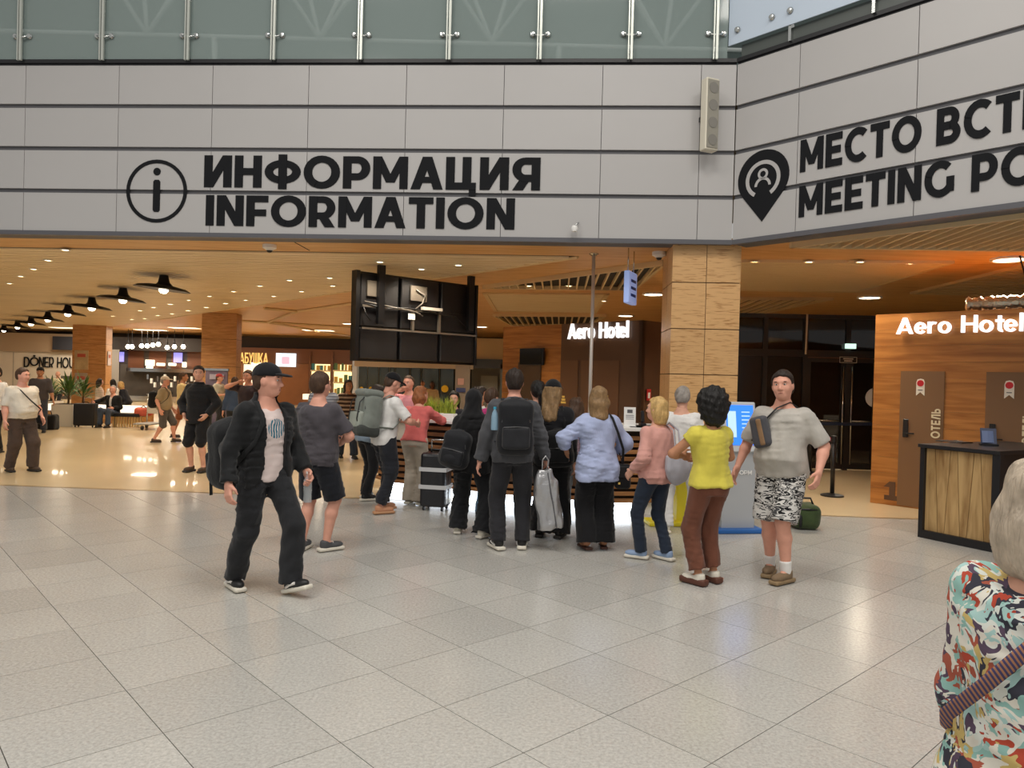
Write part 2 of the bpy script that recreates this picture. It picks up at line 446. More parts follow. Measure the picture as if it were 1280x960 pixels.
def rbox(c, h, r, M=None):
    c = np.array(c, float); h = np.array(h, float); R = float(np.linalg.norm(h))
    def f(P):
        x, y, z = P[0] - c[0], P[1] - c[1], P[2] - c[2]
        if M is not None: x, y, z = (M[0][0] * x + M[1][0] * y + M[2][0] * z, M[0][1] * x + M[1][1] * y + M[2][1] * z, M[0][2] * x + M[1][2] * y + M[2][2] * z)
        qx, qy, qz = np.abs(x) - h[0] + r, np.abs(y) - h[1] + r, np.abs(z) - h[2] + r
        return np.sqrt(np.maximum(qx, 0) ** 2 + np.maximum(qy, 0) ** 2 + np.maximum(qz, 0) ** 2) + np.minimum(np.maximum(np.maximum(qx, qy), qz), 0) - r
    e = h if M is None else np.array([R, R, R])
    return f, c - e, c + e
def loft(o, u, rt, fw, prof, t0=None, t1=None):
    """stack of elliptic sections along axis u: prof rows (t, halfwidth, halfdepth, forward offset)"""
    o, u, rt, fw = (np.array(v, float) for v in (o, u, rt, fw)); pr = np.array(prof, float)
    t0 = pr[0, 0] if t0 is None else t0; t1 = pr[-1, 0] if t1 is None else t1
    def f(P):
        x, y, z = P[0] - o[0], P[1] - o[1], P[2] - o[2]
        t = x * u[0] + y * u[1] + z * u[2]; tc = np.clip(t, t0, t1)
        w = np.interp(tc, pr[:, 0], pr[:, 1]); d = np.interp(tc, pr[:, 0], pr[:, 2]); of = np.interp(tc, pr[:, 0], pr[:, 3])
        a = x * rt[0] + y * rt[1] + z * rt[2]; b = x * fw[0] + y * fw[1] + z * fw[2] - of
        k = (np.abs(a / w) ** 2.3 + np.abs(b / d) ** 2.3) ** (1 / 2.3)
        return np.maximum((k - 1) * np.minimum(w, d), np.maximum(t0 - t, t - t1))
    m = max(pr[:, 1].max(), pr[:, 2].max()) + abs(pr[:, 3]).max()
    a, b = o + u * t0, o + u * t1
    return f, np.minimum(a, b) - m, np.maximum(a, b) + m
def wrinkle(amp, seed=0, freq=1.0):
    r = np.random.RandomState(seed); W = [(r.normal(size=3) * np.array([14, 14, 9]) * freq, r.uniform(0, 6.28)) for _ in range(5)]
    def f(P):
        d = 0
        for w, ph in W: d = d + np.sin(P[0] * w[0] + P[1] * w[1] + P[2] * w[2] + ph)
        return d * amp / 2.2
    return f
def folds(amp, seed=0):
    a, b = wrinkle(amp * .9, seed, 1.0), wrinkle(amp * .6, seed + 50, 2.4)
    r = np.random.RandomState(seed + 9); q = [(r.uniform(-9, 9), r.uniform(-6, 6), r.uniform(26, 44) * (1 if r.rand() > .5 else -1), r.uniform(0, 6)) for _ in range(3)]
    def f(P):
        d = a(P) + b(P); m = .5 + .5 * np.sin(P[0] * 7 + P[2] * 5 + seed)
        for w in q: s = np.sin(P[0] * w[0] + P[1] * w[1] + P[2] * w[2] + w[3]); d = d + amp * .55 * m * (1 - np.abs(s)) * np.sign(s)
        return np.clip(d, -2.2 * amp, 1.4 * amp)
    return f
# ================================================================== the setting
M_PANEL = mat('fascia_panel', 'b4b2b1', .4, noise=(1.3, .02), var=.02)
M_GAP = mat('fascia_joint', '5c5c60', .6)
M_INK = mat('dark_lettering', '1b1c1f', .75, spec=.15)
M_SOFFIT = wood('soffit_wood', 'd8ab70', 'c18d50', (1.2, 9, 9), 1.2, .45, .03)
M_PLANK = wood('pale_plank', 'e6d3b0', 'd4be94', (.5, 10, 10), 1.5, .45, .04)
M_RIM = mat('pale_rim', 'd6bd92', .5)
M_DARK = mat('ceiling_void', '1d1815', .8)
M_BAMBOO = wood('bamboo_panel', 'd8ab74', 'a4713a', (2.5, 26, 26), 2.2, .4, .05, dark=.36)
M_GROUT = mat('grout', '5a564f', .8)
M_STEEL = mat('brushed_steel', 'c9ccca', .22, 1.0)
M_BLACK = mat('black_metal', '17171a', .4)
M_WHITE = mat('white_laminate', 'ecebe8', .35)
M_BROWN = mat('brown_laminate', '5a3f2c', .45, noise=(3, .04))
M_HOTELWOOD = wood('hotel_wood', 'b57a3c', '8c5421', (.7, 9, 9), 1.6, .38, .05)
def granite(name, col):
    m = bpy.data.materials.new(name); m.use_nodes = True; nt = m.node_tree; b = nt.nodes['Principled BSDF']
    geo = nt.nodes.new('ShaderNodeNewGeometry')
    n1 = nt.nodes.new('ShaderNodeTexNoise'); n1.inputs['Scale'].default_value = 55; n1.inputs['Detail'].default_value = 5; n1.inputs['Roughness'].default_value = .75
    n2 = nt.nodes.new('ShaderNodeTexNoise'); n2.inputs['Scale'].default_value = 1.1; n2.inputs['Detail'].default_value = 3
    v = nt.nodes.new('ShaderNodeTexVoronoi'); v.inputs['Scale'].default_value = 85
    for n in (n1, n2, v): nt.links.new(geo.outputs['Position'], n.inputs['Vector'])
    r = nt.nodes.new('ShaderNodeValToRGB'); c = srgb(col); e = r.color_ramp.elements
    e[0].position = .33; e[0].color = (c[0] * .74, c[1] * .735, c[2] * .73, 1); e[1].position = .66; e[1].color = (c[0] * 1.15, c[1] * 1.15, c[2] * 1.15, 1)
    nt.links.new(n1.outputs['Fac'], r.inputs[0])
    oi = nt.nodes.new('ShaderNodeObjectInfo')
    a = nt.nodes.new('ShaderNodeMath'); a.operation = 'MULTIPLY_ADD'; a.inputs[1].default_value = .13; a.inputs[2].default_value = .87
    nt.links.new(oi.outputs['Random'], a.inputs[0])
    a2 = nt.nodes.new('ShaderNodeMath'); a2.operation = 'MULTIPLY_ADD'; a2.inputs[1].default_value = .2
    nt.links.new(n2.outputs['Fac'], a2.inputs[0]); nt.links.new(a.outputs[0], a2.inputs[2])
    s = nt.nodes.new('ShaderNodeVectorMath'); s.operation = 'SCALE'
    nt.links.new(r.outputs[0], s.inputs[0]); nt.links.new(a2.outputs[0], s.inputs['Scale']); nt.links.new(s.outputs[0], b.inputs['Base Color'])
    rr = nt.nodes.new('ShaderNodeMapRange'); rr.inputs[3].default_value = .13; rr.inputs[4].default_value = .27
    nt.links.new(n1.outputs['Fac'], rr.inputs[0]); nt.links.new(rr.outputs[0], b.inputs['Roughness'])
    b.inputs['Specular IOR Level'].default_value = .5
    return m
M_GRANITE = granite('granite_tile', 'b8b6b0')
M_BEIGE = mat('polished_beige_floor', 'd2bd98', .27, noise=(.6, .05), coat=.2)
# ---- floor: square granite tiles laid at 42 degrees, cut along the line under the fascia
TH = .74; DA, DB = .5912, .6046; OX, OY = .0392, 1.663
floor_o = struct(obj('floor', prism_me('floor', [(-16, -6), (12, -6), tuple(FL.w(9.5).xy), tuple(FL.w(-19).xy)], -.06, -.006), M_GROUT))
def clip_half(poly, f):
    out = []
    for i in range(len(poly)):
        p, q = poly[i], poly[(i + 1) % len(poly)]; a, b = f(p), f(q)
        if a <= 0: out.append(p)
        if (a < 0 < b) or (b < 0 < a):
            t = a / (a - b); out.append((p[0] + (q[0] - p[0]) * t, p[1] + (q[1] - p[1]) * t))
    return out
def proj(X, Y, Z):
    cp, sp = math.cos(PITCH), math.sin(PITCH)
    d = Y * cp + (Z - CH) * sp; u = -Y * sp + (Z - CH) * cp
    if d < .2: return None
    a = FPX * X / d; b = FPX * u / d; cr, sr = math.cos(ROLL), math.sin(ROLL)
    return 640 + a * cr + b * sr, 480 - (b * cr - a * sr)
ci, si = math.cos(TH), math.sin(TH)
def fside(p): return (Vector((p[0], p[1], 0)) - FL.o).dot(FL.n)
tiles = []
g = .0022
for i in range(-24, 26):
    for j in range(-24, 30):
        def P(a, b): return (OX + a * DA * ci - b * DB * si, OY + a * DA * si + b * DB * ci)
        ga, gb = g / DA, g / DB
        q = [P(i + ga, j + gb), P(i + 1 - ga, j + gb), P(i + 1 - ga, j + 1 - gb), P(i + ga, j + 1 - gb)]
        c = P(i + .5, j + .5)
        if c[0] < -13 or c[0] > 10 or c[1] < -4: continue
        q2 = clip_half(q, fside)
        if len(q2) < 3: continue
        pr = proj(c[0], c[1], 0)
        area_px = 0
        if pr and -60 < pr[0] < 1340 and 480 < pr[1] < 1040: area_px = DA * DB * FPX ** 2 * CH / c[1] ** 3
        tiles.append((area_px, c, q2, len(q2) == 4 and q2[0] == q[0] and q2[2] == q[2]))
tiles.sort(key=lambda t: -t[0])
tile_me = None; rest_V = []; rest_F = []; n_t = 0
for ap, c, q, whole in tiles:
    if ap > 0 and n_t < 300:
        n_t += 1
        if whole:
            if tile_me is None: tile_me = prism_me('tile', [(x - c[0], y - c[1]) for x, y in q], -.02, 0)
            obj('tile', tile_me, M_GRANITE, floor_o, (c[0], c[1], 0))
        else: obj('tile', prism_me('tile', [(x - c[0], y - c[1]) for x, y in q], -.02, 0), M_GRANITE, floor_o, (c[0], c[1], 0))
    else:
        b = len(rest_V); rest_V += [(x, y, 0) for x, y in q]; rest_F.append(list(range(b, b + len(q))))
ro = obj('tile_field', mesh_of('tile_field', rest_V, rest_F), M_GRANITE, floor_o); ro['kind'] = 'stuff'
fb = struct(obj('floor', prism_me('floor', [tuple(FL.w(-24, .02).xy), tuple(FL.w(12, .02).xy), (16, 46), (-38, 46)], -.05, -.001), M_BEIGE))
struct(obj('trim_1', prism_me('trim', [tuple(FL.w(-24, -.03).xy), tuple(FL.w(12, -.03).xy), tuple(FL.w(12, .03).xy), tuple(FL.w(-24, .03).xy)], -.02, .0015), mat('threshold_strip', '9c8560', .3, .4)))
# ---- fascia walls with panels
Z0, Z1 = ZC, 5.92
rowh = (Z1 - Z0) / 4
def fascia(name, fr, s0, s1, seams, ang):
    w = struct(obj(name, boxes_me(name, [(s0, s1, .03, .35, Z0 - .02, Z1 + .03)]), M_GAP, None, tuple(fr.o), (0, 0, fr.ang)))
    e = [s0] + sorted(seams) + [s1]
    for k in range(len(e) - 1):
        for r in range(4):
            a, b = e[k] + .004, e[k + 1] - .004
            box('panel', a, b, 0, .035, Z0 + r * rowh + .028, Z0 + (r + 1) * rowh - .03, M_PANEL, w)
    box('edge_trim', s0, s1, -.012, .06, Z0 - .03, Z0 + .03, mat('edge_grey', '5b5b60', .4), w)
    box('cap_rail', s0, s1, -.02, .2, Z1 + .0, Z1 + .05, M_BLACK, w)
    return w
sl = [FL.px(u, 190)[0] for u in (30.5, 147, 264, 384, 506, 628, 751, 874)]
sl = [sl[0] - 1.33 * k for k in (3, 2, 1)] + sl
fascia('wall_fascia_left', FL, -15.0, -.003, sl, 0)
sr_ = [FR.px(998, 150)[0], FR.px(1146, 130)[0]]
sr_ += [sr_[1] + (sr_[1] - sr_[0]) * k for k in (1, 2, 3)]
fascia('wall_fascia_right', FR, .003, 7.2, sr_, 0)
# ---- ceiling under the fascia
cp = [tuple(FL.w(-34, .05).xy), tuple(FL.w(0, .05).xy), tuple(FR.w(7.2, .05).xy), (14, 6), (14, 46), (-38, 46)]
ceil_o = struct(obj('ceiling', prism_me('ceiling', cp, ZC, ZC + .06), M_SOFFIT))
# wide pale planks of the food hall ceiling, ending along a diagonal edge
e0 = Vector((.94, 11.16)); ed = Vector((-.65, .76)).normalized()
d = 1.28; k = 0
while d < 27:
    o = FL.w(0, d + .11).xy
    # crossing of the line o + t*e with the edge e0 + q*ed
    ex, ey = FL.e.x, FL.e.y
    t = ((e0.x - o.x) * ed.y - (e0.y - o.y) * ed.x) / (ex * ed.y - ey * ed.x)
    s0 = -26 - d * .35
    me = boxes_me('plank', [(s0 - t, -.02, -.105, .105, -.024, 0)])
    p = obj('plank', me, M_PLANK, ceil_o, tuple(FL.w(t, d + .11, ZC)), (0, 0, FL.ang))
    d += .245
obj('plank_backing', prism_me('backing', [tuple(FL.w(-30, 1.27).xy), (e0.x - .05, e0.y + .0), tuple((e0 + ed * 21).xy), tuple(FL.w(-36, 18).xy)], ZC - .004, ZC), mat('backing_brown', '3a2a1c', .8), ceil_o)
obj('trim_rail', tube_me('rail', [(e0.x, e0.y, ZC - .012), (e0.x + ed.x * 22, e0.y + ed.y * 22, ZC - .012)], .03, 4), M_RIM, ceil_o)
def opening(poly, fr_dir, pitch, slat_w=.028, slat_h=.07, rim=.05, recess=None, name='slat', rimmat=None, drop=.0):
    """dark recess with slats hung below, cut to a plan polygon; slats run along fr_dir"""
    r = obj('recess_board', prism_me('recess', poly, ZC - .006 - drop, ZC), recess or M_DARK, ceil_o)
    u = Vector(fr_dir).normalized(); v = Vector((-u.y, u.x))
    pv = [Vector(p).dot(v) for p in poly]
    a = min(pv) + pitch * .6
    while a < max(pv):
        xs = []
        for i in range(len(poly)):
            p, q = Vector(poly[i]), Vector(poly[(i + 1) % len(poly)])
            pa, qa = p.dot(v) - a, q.dot(v) - a
            if pa * qa < 0: xs.append((p + (q - p) * (pa / (pa - qa))).dot(u))
        if len(xs) >= 2 and max(xs) - min(xs) > .08:
            x0, x1 = min(xs), max(xs); c = u * ((x0 + x1) / 2) + v * a
            obj(name, box_me(x1 - x0, slat_w, slat_h, 0, 's'), M_RIM, ceil_o, (c.x, c.y, ZC - .006 - slat_h / 2 - drop), (0, 0, math.atan2(u.y, u.x)))
        a += pitch
    n = len(poly)
    for i in range(n):
        p, q = Vector(poly[i]), Vector(poly[(i + 1) % n]); m = (p + q) / 2; dd = q - p
        obj('rim', box_me(dd.length + rim, rim, slat_h + .015, 0, 'r'), rimmat or M_RIM, ceil_o, (m.x, m.y, ZC - (slat_h + .015) / 2 - drop), (0, 0, math.atan2(dd.y, dd.x)))
nL = (FL.n.x, FL.n.y); eL = (FL.e.x, FL.e.y)
opening([(-.62, 14.96), (2.27, 11.32), (2.35, 14.6)], nL, .165)
opening([(-.59, 21.72), (-.05, 25.6), (2.5, 24.85), (2.59, 20.9)], nL, .2, .04)
opening([(3.6, 9.65), (7.6, 9.4), (5.6, 7.2)], nL, .15, .03, .06, recess=mat('grey_recess', '8c7a64', .7))
opening([(3.2, 11.13), (6.32, 10.72), (6.6, 14.31), (4.2, 14.52)], eL, .16, .14, .03, recess=mat('grey_recess', '8c7a64', .7))
opening([(4.6, 16.01), (6.69, 15.58), (6.3, 20.39), (5.6, 20.4)], nL, .22, .07, .04, recess=mat('grey_recess', '8c7a64', .7))
opening([(7.69, 14.33), (7.44, 10.83), (11.5, 12.6), (11.5, 14.2)], eL, .3, .2, .03, recess=M_DARK)
# flat pale coffer between the two slatted openings
trap = [(-.65, 16.38), (-.51, 20.7), (2.23, 20.5), (1.99, 15.9)]
obj('coffer_panel', prism_me('coffer', trap, ZC - .012, ZC), M_PLANK, ceil_o)
for i in range(4):
    p, q = Vector(trap[i]), Vector(trap[(i + 1) % 4]); m = (p + q) / 2; dd = q - p
    obj('rim', box_me(dd.length + .1, .1, .03, 0, 'r2'), M_RIM, ceil_o, (m.x, m.y, ZC - .015), (0, 0, math.atan2(dd.y, dd.x)))
# ridge battens of the wooden ceiling beyond the diagonal edge
for a, b in (((330, 384), (372, 388)), ((372, 388), (440, 378)), ((372, 388), (335, 402)), ((303, 400), (440, 408)), ((335, 402), (440, 420))):
    p, q = gp(*a, ZC), gp(*b, ZC)
    obj('batten', tube_me('batten', [p - Vector((0, 0, .02)), q - Vector((0, 0, .02))], .05, 4), M_RIM, ceil_o)
# seam joint of the soffit
p, q = gp(360, 298, ZC), gp(387, 313, ZC)
obj('soffit_joint', tube_me('joint', [p, q], .008, 4), M_DARK, ceil_o)
# ---- bamboo clad pillar at the corner
def pillar(name, x, y, w, dep, ang, rows, m=M_BAMBOO, cols=2, z1=ZC):
    r = struct(obj(name, boxes_me(name, [(-w / 2 + .012, w / 2 - .012, .012, dep - .012, 0, z1)]), mat('pillar_core', '4a3420', .7), None, (x, y, 0), (0, 0, ang)))
    for k in range(len(rows) - 1):
        a, b = rows[k] + .006, rows[k + 1] - .006
        for c in range(cols):
            x0 = -w / 2 + w * c / cols + (.004 if c else 0); x1 = -w / 2 + w * (c + 1) / cols - (.004 if c < cols - 1 else 0)
            box('panel', x0, x1, 0, .014, a, b, m, r)
            y0 = dep * c / cols + .014; y1 = dep * (c + 1) / cols
            box('panel', -w / 2, -w / 2 + .014, y0, y1 - .004, a, b, m, r)
            box('panel', w / 2 - .014, w / 2, y0, y1 - .004, a, b, m, r)
    return r
pl = FL.px(841, 400)[0]; pr_ = FL.px(926.5, 400)[0]
pc = FL.w((pl + pr_) / 2 * 1.0, .12)
pillar('pillar_1', pc.x, pc.y, (pr_ - pl) * 1.01, .95, FL.ang, [.0, .6, 1.2, 1.81, 2.42, 3.04, ZC])
c2 = at(273, 460, 24.2)
pillar('pillar_2', c2.x, c2.y, 1.1, .7, .12, [0, .9, 1.8, 2.7, ZC], wood('far_wood', 'c4935c', 'a06e3c', (1.5, 12, 12), 1.6, .5), 1)
c3 = at(111, 460, 33)
pillar('pillar_3', c3.x, c3.y, 1.35, 1.0, .25, [0, .9, 1.8, 2.7, ZC], wood('far_wood', 'c4935c', 'a06e3c', (1.5, 12, 12), 1.6, .5), 1)
# ---- far wall of the hall
M_FARDARK = mat('dark_bulkhead', '2a2320', .7)
wall_b = struct(obj('wall_back', boxes_me('wall_back', [(-40, 18, 40.5, 40.8, 0, ZC)]), M_FARDARK))
wall_l = struct(obj('wall_left', boxes_me('wall_left', [(-36.3, -36, 11, 40.8, 0, ZC)]), mat('far_left_wall', '9c8468', .7)))
wall_r = struct(obj('wall_right', boxes_me('wall_right', [(12, 12.3, 5, 40.8, 0, ZC)]), M_FARDARK))
# ---- upper level behind the glass rail
M_UP = mat('upper_wall', '5d6b69', .8, noise=(.3, .1))
struct(obj('wall_upper', boxes_me('wall_upper', [(-16, 12, 19, 19.2, 5.9, 14)]), M_UP))
struct(obj('floor_upper', prism_me('floor_upper', [tuple(FL.w(-16, .2).xy), tuple(FL.w(0, .2).xy), tuple(FR.w(6, .2).xy), (10, 19), (-15, 19)], 5.80, 5.9), mat('upper_floor', '55605e', .5)))
M_TRUSS = mat('truss_white', 'cfd8d5', .5)
tr = thing('truss_reflection', 'pale tubes behind the grey glass rail imitating a reflected roof truss', 'truss', (0, 15.5, 5.9))  # tubes set behind the panes in place of truss reflections in the glass
for k in range(-4, 2):
    x0 = -.6 + 3.6 * k
    for q in (((x0, 0, 2.75), (x0 + 1.8, 0, 5.4)), ((x0, 0, 2.75), (x0 - 1.8, 0, 5.4)), ((x0, 0, 2.75), (x0 + 3.6, 0, 2.75)), ((x0, 0, 2.75), (x0 + .5, 1.4, 5.4)), ((x0, 0, 2.75), (x0 - .9, 1.4, 5.4))):
        obj('tube', tube_me('tube', q, .05, 6), M_TRUSS, tr)
for x0 in (-13, -5.8, 1.4): obj('column', tube_me('column', [(x0 - .6 - .02, .3, 0), (x0 - .6, 0, 2.75)], .06, 8), M_TRUSS, tr)
# ---- glass rails
M_GLASS = glass('grey_green_glass', '96a5a2', .52, .06, .6)
M_GLASSB = mat('pale_blue_glass', 'c4d2e2', .12, spec=.6)
rail = thing('glass_railing', 'grey-green glass railing with steel spider posts above the information sign', 'railing', tuple(FL.w(0, 0, Z1 + .05)), FL.ang)
ps = [FL.px(u, 60)[0] for u in (28, 130, 236, 343, 451, 561, 674, 787, 893)]
ps = [ps[0] - 1.19 * k for k in (3, 2, 1)] + ps
edges = ps + [-.12]
for k in range(len(edges) - 1):
    box('pane', edges[k] + .012, edges[k + 1] - .012, -.005, .007, .0, 1.75, M_GLASS, rail)
fit = lathe_me('bolt', [(.0, 0), (.036, .0), (.042, .014), (.03, .035), (0, .042)], 10)
for s in ps:
    po = obj('post', boxes_me('post', [(-.008, .024, -.075, -.045, -.03, 1.8), (-.04, -.022, -.075, -.045, -.03, 1.8)]), mat('post_steel', 'c4c8c0', .3, .45), rail, (s + .012, 0, 0))
    for z in (.32, 1.42):
        obj('arm', tube_me('arm', [(-.1, -.03, z), (-.03, -.06, z - .03), (.03, -.06, z - .03), (.1, -.03, z)], .014, 6), M_STEEL, po)
        for dx in (-.1, .1): obj('bolt', fit, M_STEEL, po, (dx, -.005, z), (PI / 2, 0, 0))
rail2 = thing('glass_railing', 'pale blue frosted glass railing above the meeting point sign', 'railing', tuple(FR.w(0, 0, Z1 + .05)), FR.ang)
be = [-.1, 2.62, 5.2, 7.2]
for k in range(3):
    box('pane', be[k] + .008, be[k + 1] - .008, -.075, -.06, .17, 2.1, M_GLASSB, rail2)
    for x, z in ((be[k] + .62, .34), (be[k] + .86, .34), (be[k + 1] - .12, .34), (be[k] + .14, .34)):
        obj('bolt', fit, M_STEEL, rail2, (x, -.075, z), (PI / 2, 0, 0))
for x in (.75, 1.75, 2.62, 3.6, 4.6, 5.2):
    box('bracket', x - .018, x + .018, -.06, .02, -.02, .2, M_STEEL, rail2)
box('channel', .06, 7.2, .0, .12, -.01, .16, mat('channel_grey', '4d5350', .4), rail2)
# ---- lettering on the fascia
def on_fascia(fr, s, z): return tuple(fr.w(s, -.003, z))
sA, zA = FL.px(255, 236); sB, _ = FL.px(675, 236)
info = thing('information_sign', 'black information lettering in two languages with circled i on grey fascia', 'sign', tuple(FL.w(sA, -.002, 0)), FL.ang)
h1 = FL.px(255, 195)[1] - zA
obj('lettering', text_me('ИНФОРМАЦИЯ', h1 * .97, .25, .085, .006, width=sB - sA), M_INK, info, (0, 0, FL.px(255, 234)[1]))
sC, zC2 = FL.px(257, 282); sD, _ = FL.px(643, 286)
obj('lettering', text_me('INFORMATION', h1 * .93, .25, .085, .006, width=sD - sC), M_INK, info, (sC - sA, 0, zC2))
ic, iz = FL.px(196, 239)
rad = (FL.px(234, 239)[0] - FL.px(158, 239)[0]) / 2
ico = obj('icon_ring', ring_me('ring', 0, 0, rad, .05, .006), M_INK, info, (ic - sA, 0, iz))
obj('icon_dot', poly_plate('dot', disc_poly(0, 0, .052), .006), M_INK, ico, (0, 0, rad * .62))
obj('icon_stem', poly_plate('stem', [(-.05, -rad * .6), (-.03, -rad * .66), (.03, -rad * .66), (.05, -rad * .6), (.05, rad * .3), (.03, rad * .36), (-.03, rad * .36), (-.05, rad * .3)], .006), M_INK, ico)
mA, zM = FR.px(1000, 216); mB, _ = FR.px(1146, 184)
h2 = FR.px(1000, 176)[1] - zM
meet = thing('meeting_point_sign', 'black meeting point lettering with map-pin emblem on grey fascia', 'sign', tuple(FR.w(mA, -.002, 0)), FR.ang)
full_w = (mB - mA) / 5.02 * 10.5
m1 = text_me('МЕСТО ВСТРЕЧИ', h2, .25, .1, .006, width=(mB - mA) * 2.46)
obj('lettering', m1, M_INK, meet, (0, 0, zM))
zN = FR.px(1000, 272)[1]; nB = FR.px(1192, 243)[0]
m2 = text_me('MEETING POINT', h2 * .97, .25, .1, .006, width=(nB - mA) * 1.8)
obj('lettering', m2, M_INK, meet, (0, 0, zN))
px0, pz0 = FR.px(954, 222)
rx = (FR.px(986, 222)[0] - FR.px(922.5, 222)[0]) / 2
tipz = FR.px(953, 277)[1] - pz0
a0 = math.degrees(math.asin(min(.99, rx / abs(tipz))))
pin = disc_poly(0, 0, rx, 30, -a0, 180 + a0) + [(0, tipz)]
pino = obj('map_pin', poly_plate('pin', pin, .006), M_INK, meet, (px0 - mA, 0, pz0))
obj('ring', ring_me('r', 0, -.02, rx * .68, rx * .14, .009, -60, 240), M_PANEL, pino)
obj('head_ring', ring_me('r', 0, rx * .13, rx * .2, rx * .09, .009), M_PANEL, pino)
obj('shoulder_ring', ring_me('r', 0, -rx * .3, rx * .32, rx * .1, .009, 0, 180), M_PANEL, pino)
# ---- column loudspeaker on the fascia
ls0, lz0 = FL.px(879, 195); _, lz1 = FL.px(885, 107)
sp = thing('column_loudspeaker', 'slim cream column loudspeaker mounted on the grey fascia near its corner', 'speaker', tuple(FL.w(ls0 + .03, -.2, lz0)), FL.ang + .45)
M_CREAM = mat('cream_plastic', 'd9d3c2', .5)
obj('cabinet', box_me(.2, .13, lz1 - lz0, .012), M_CREAM, sp, (0, 0, (lz1 - lz0) / 2))
gz = lz1 - lz0
box('grille', -.085, .085, -.075, -.06, .03, gz - .03, mat('speaker_grille', '9f9b8f', .7, bump=(220, .5)), sp)
drv = poly_plate('cone', disc_poly(0, 0, .07), .004)
for k in range(4): obj('driver', drv, mat('driver_grey', '86837c', .8), sp, (0, -.076, gz * (.14 + .24 * k)))
box('bracket', -.02, .02, .06, .2, gz * .5 - .03, gz * .5 + .03, M_BLACK, sp)
# ---- small dome cameras on the fascia and soffit
def dome(u, v, label, fr=None, z=ZC):
    p = tuple(FL.w(FL.px(u, v)[0], -.0, FL.px(u, v)[1])) if fr else tuple(gp(u, v, z))
    t = thing('dome_camera', label, 'camera', p, FL.ang)
    if fr:
        obj('arm', tube_me('arm', [(.05, 0, .09), (.05, -.07, .08), (.0, -.1, .03)], .008, 6), M_STEEL, t)
        obj('housing', lathe_me('h', [(0, -.05), (.035, -.045), (.045, 0), (.035, .03), (0, .035)], 14), M_WHITE, t, (0, -.1, 0))
    else:
        obj('housing', lathe_me('h', [(.0, -.09), (.04, -.085), (.075, -.06), (.1, -.05), (.1, 0), (0, 0)], 18), M_WHITE, t)
        obj('lens', lathe_me('l', [(0, -.12), (.03, -.11), (.045, -.085), (0, -.08)], 14), M_BLACK, t)
dome(718, 287, 'tiny white camera on a bracket low on the grey fascia', True)
dome(337, 306, 'white dome camera on the wooden soffit left of the black screens')
dome(824, 315, 'white dome camera on the wooden soffit beside the bamboo pillar')
# ================================================================== lamps in the ceiling
WARM = (1.0, .87, .69)
M_DLGLOW = emis('downlight_glow', 'ffe3b0', 9)
M_BIGGLOW = emis('round_light_glow', 'ffe9c4', 7)
dl_ring = lathe_me('ring', [(.05, 0), (.075, 0), (.075, -.012), (.05, -.012), (.05, 0)], 14)
dl_lens = lathe_me('lens', [(0, -.006), (.052, -.006), (.052, -.001), (0, -.001)], 14)
def spot(p, power, col=WARM, size=2.4, rad=.11, rz=None):
    l = bpy.data.lights.new('lamp_light', 'SPOT'); l.energy = power; l.color = col; l.spot_size = size; l.spot_blend = .6; l.shadow_soft_size = rad
    o = bpy.data.objects.new('lamp_light', l); COL.objects.link(o); o.location = p
    return o
DL = [(475, 327, 'beside the left hanger of the black screens'), (527, 336, 'right above the middle of the black screens'), (573, 331, 'above the right half of the black screens'),
      (325, 357, 0), (362, 350, 0), (412, 347, 0), (416, 357, 0), (377, 364, 0), (342, 370, 0), (307, 375, 0),
      (82, 312, 1), (60, 325, 1), (42, 336, 1), (26, 345, 1), (12, 354, 1),
      (292, 364, 0), (262, 370, 0), (282, 379, 0), (236, 375, 0), (258, 384, 0), (213, 380, 0), (235, 388, 0), (192, 384, 0), (215, 392, 0), (175, 388, 0), (197, 394, 0), (181, 398, 0), (165, 399, 0), (141, 395, 0),
      (661, 357, 2), (711, 357, 2), (755, 376, 2),
      (943, 327, 3), (1011, 327, 3), (1075, 327, 3), (1139, 329, 3)]
ORD = ['first', 'second', 'third', 'fourth', 'fifth', 'sixth', 'seventh', 'eighth', 'ninth', 'tenth', 'eleventh', 'twelfth', 'thirteenth', 'fourteenth', 'fifteenth', 'sixteenth', 'seventeenth', 'eighteenth', 'nineteenth', 'twentieth', 'twenty-first', 'twenty-second']
DLT = {0: ('small warm recessed downlight scattered over the pale plank ceiling', 'downlights in the pale plank ceiling'),
       1: ('warm recessed downlight in the diagonal row at the far left', 'row of downlights at far left'),
       2: ('warm downlight beside the triangular slatted ceiling opening', 'downlights by the slatted opening'),
       3: ('warm downlight on the slatted panel right of the pillar', 'downlights right of the pillar')}
for n, (u, v, t) in enumerate(DL):
    p = gp(u, v, ZC - .03)
    lab, grp = (f'warm recessed downlight {t}', None) if isinstance(t, str) else DLT[t]
    if not isinstance(t, str):
        same = sorted([q[0] for q in DL if q[2] == t and not isinstance(q[2], str)]); lab += ', ' + ORD[same.index(u)] + ' from the left'
    o = thing('downlight', lab, 'light', tuple(p), 0, grp)
    k = 1.0 if p.y < 20 else 1.35
    a = obj('trim_ring', dl_ring, M_WHITE, o); b = obj('lens', dl_lens, M_DLGLOW, o)
    a.scale = b.scale = (k, k, 1)
    if n % 2 == 0 or p.y < 14 or t == 3: spot(p - Vector((0, 0, .03)), 120 if p.y < 20 else 210)
big_ring = lathe_me('ring', [(.2, 0), (.24, 0), (.24, -.03), (.2, -.03), (.2, 0)], 24)
big_lens = lathe_me('lens', [(0, -.02), (.2, -.02), (.2, -.002), (0, -.002)], 24)
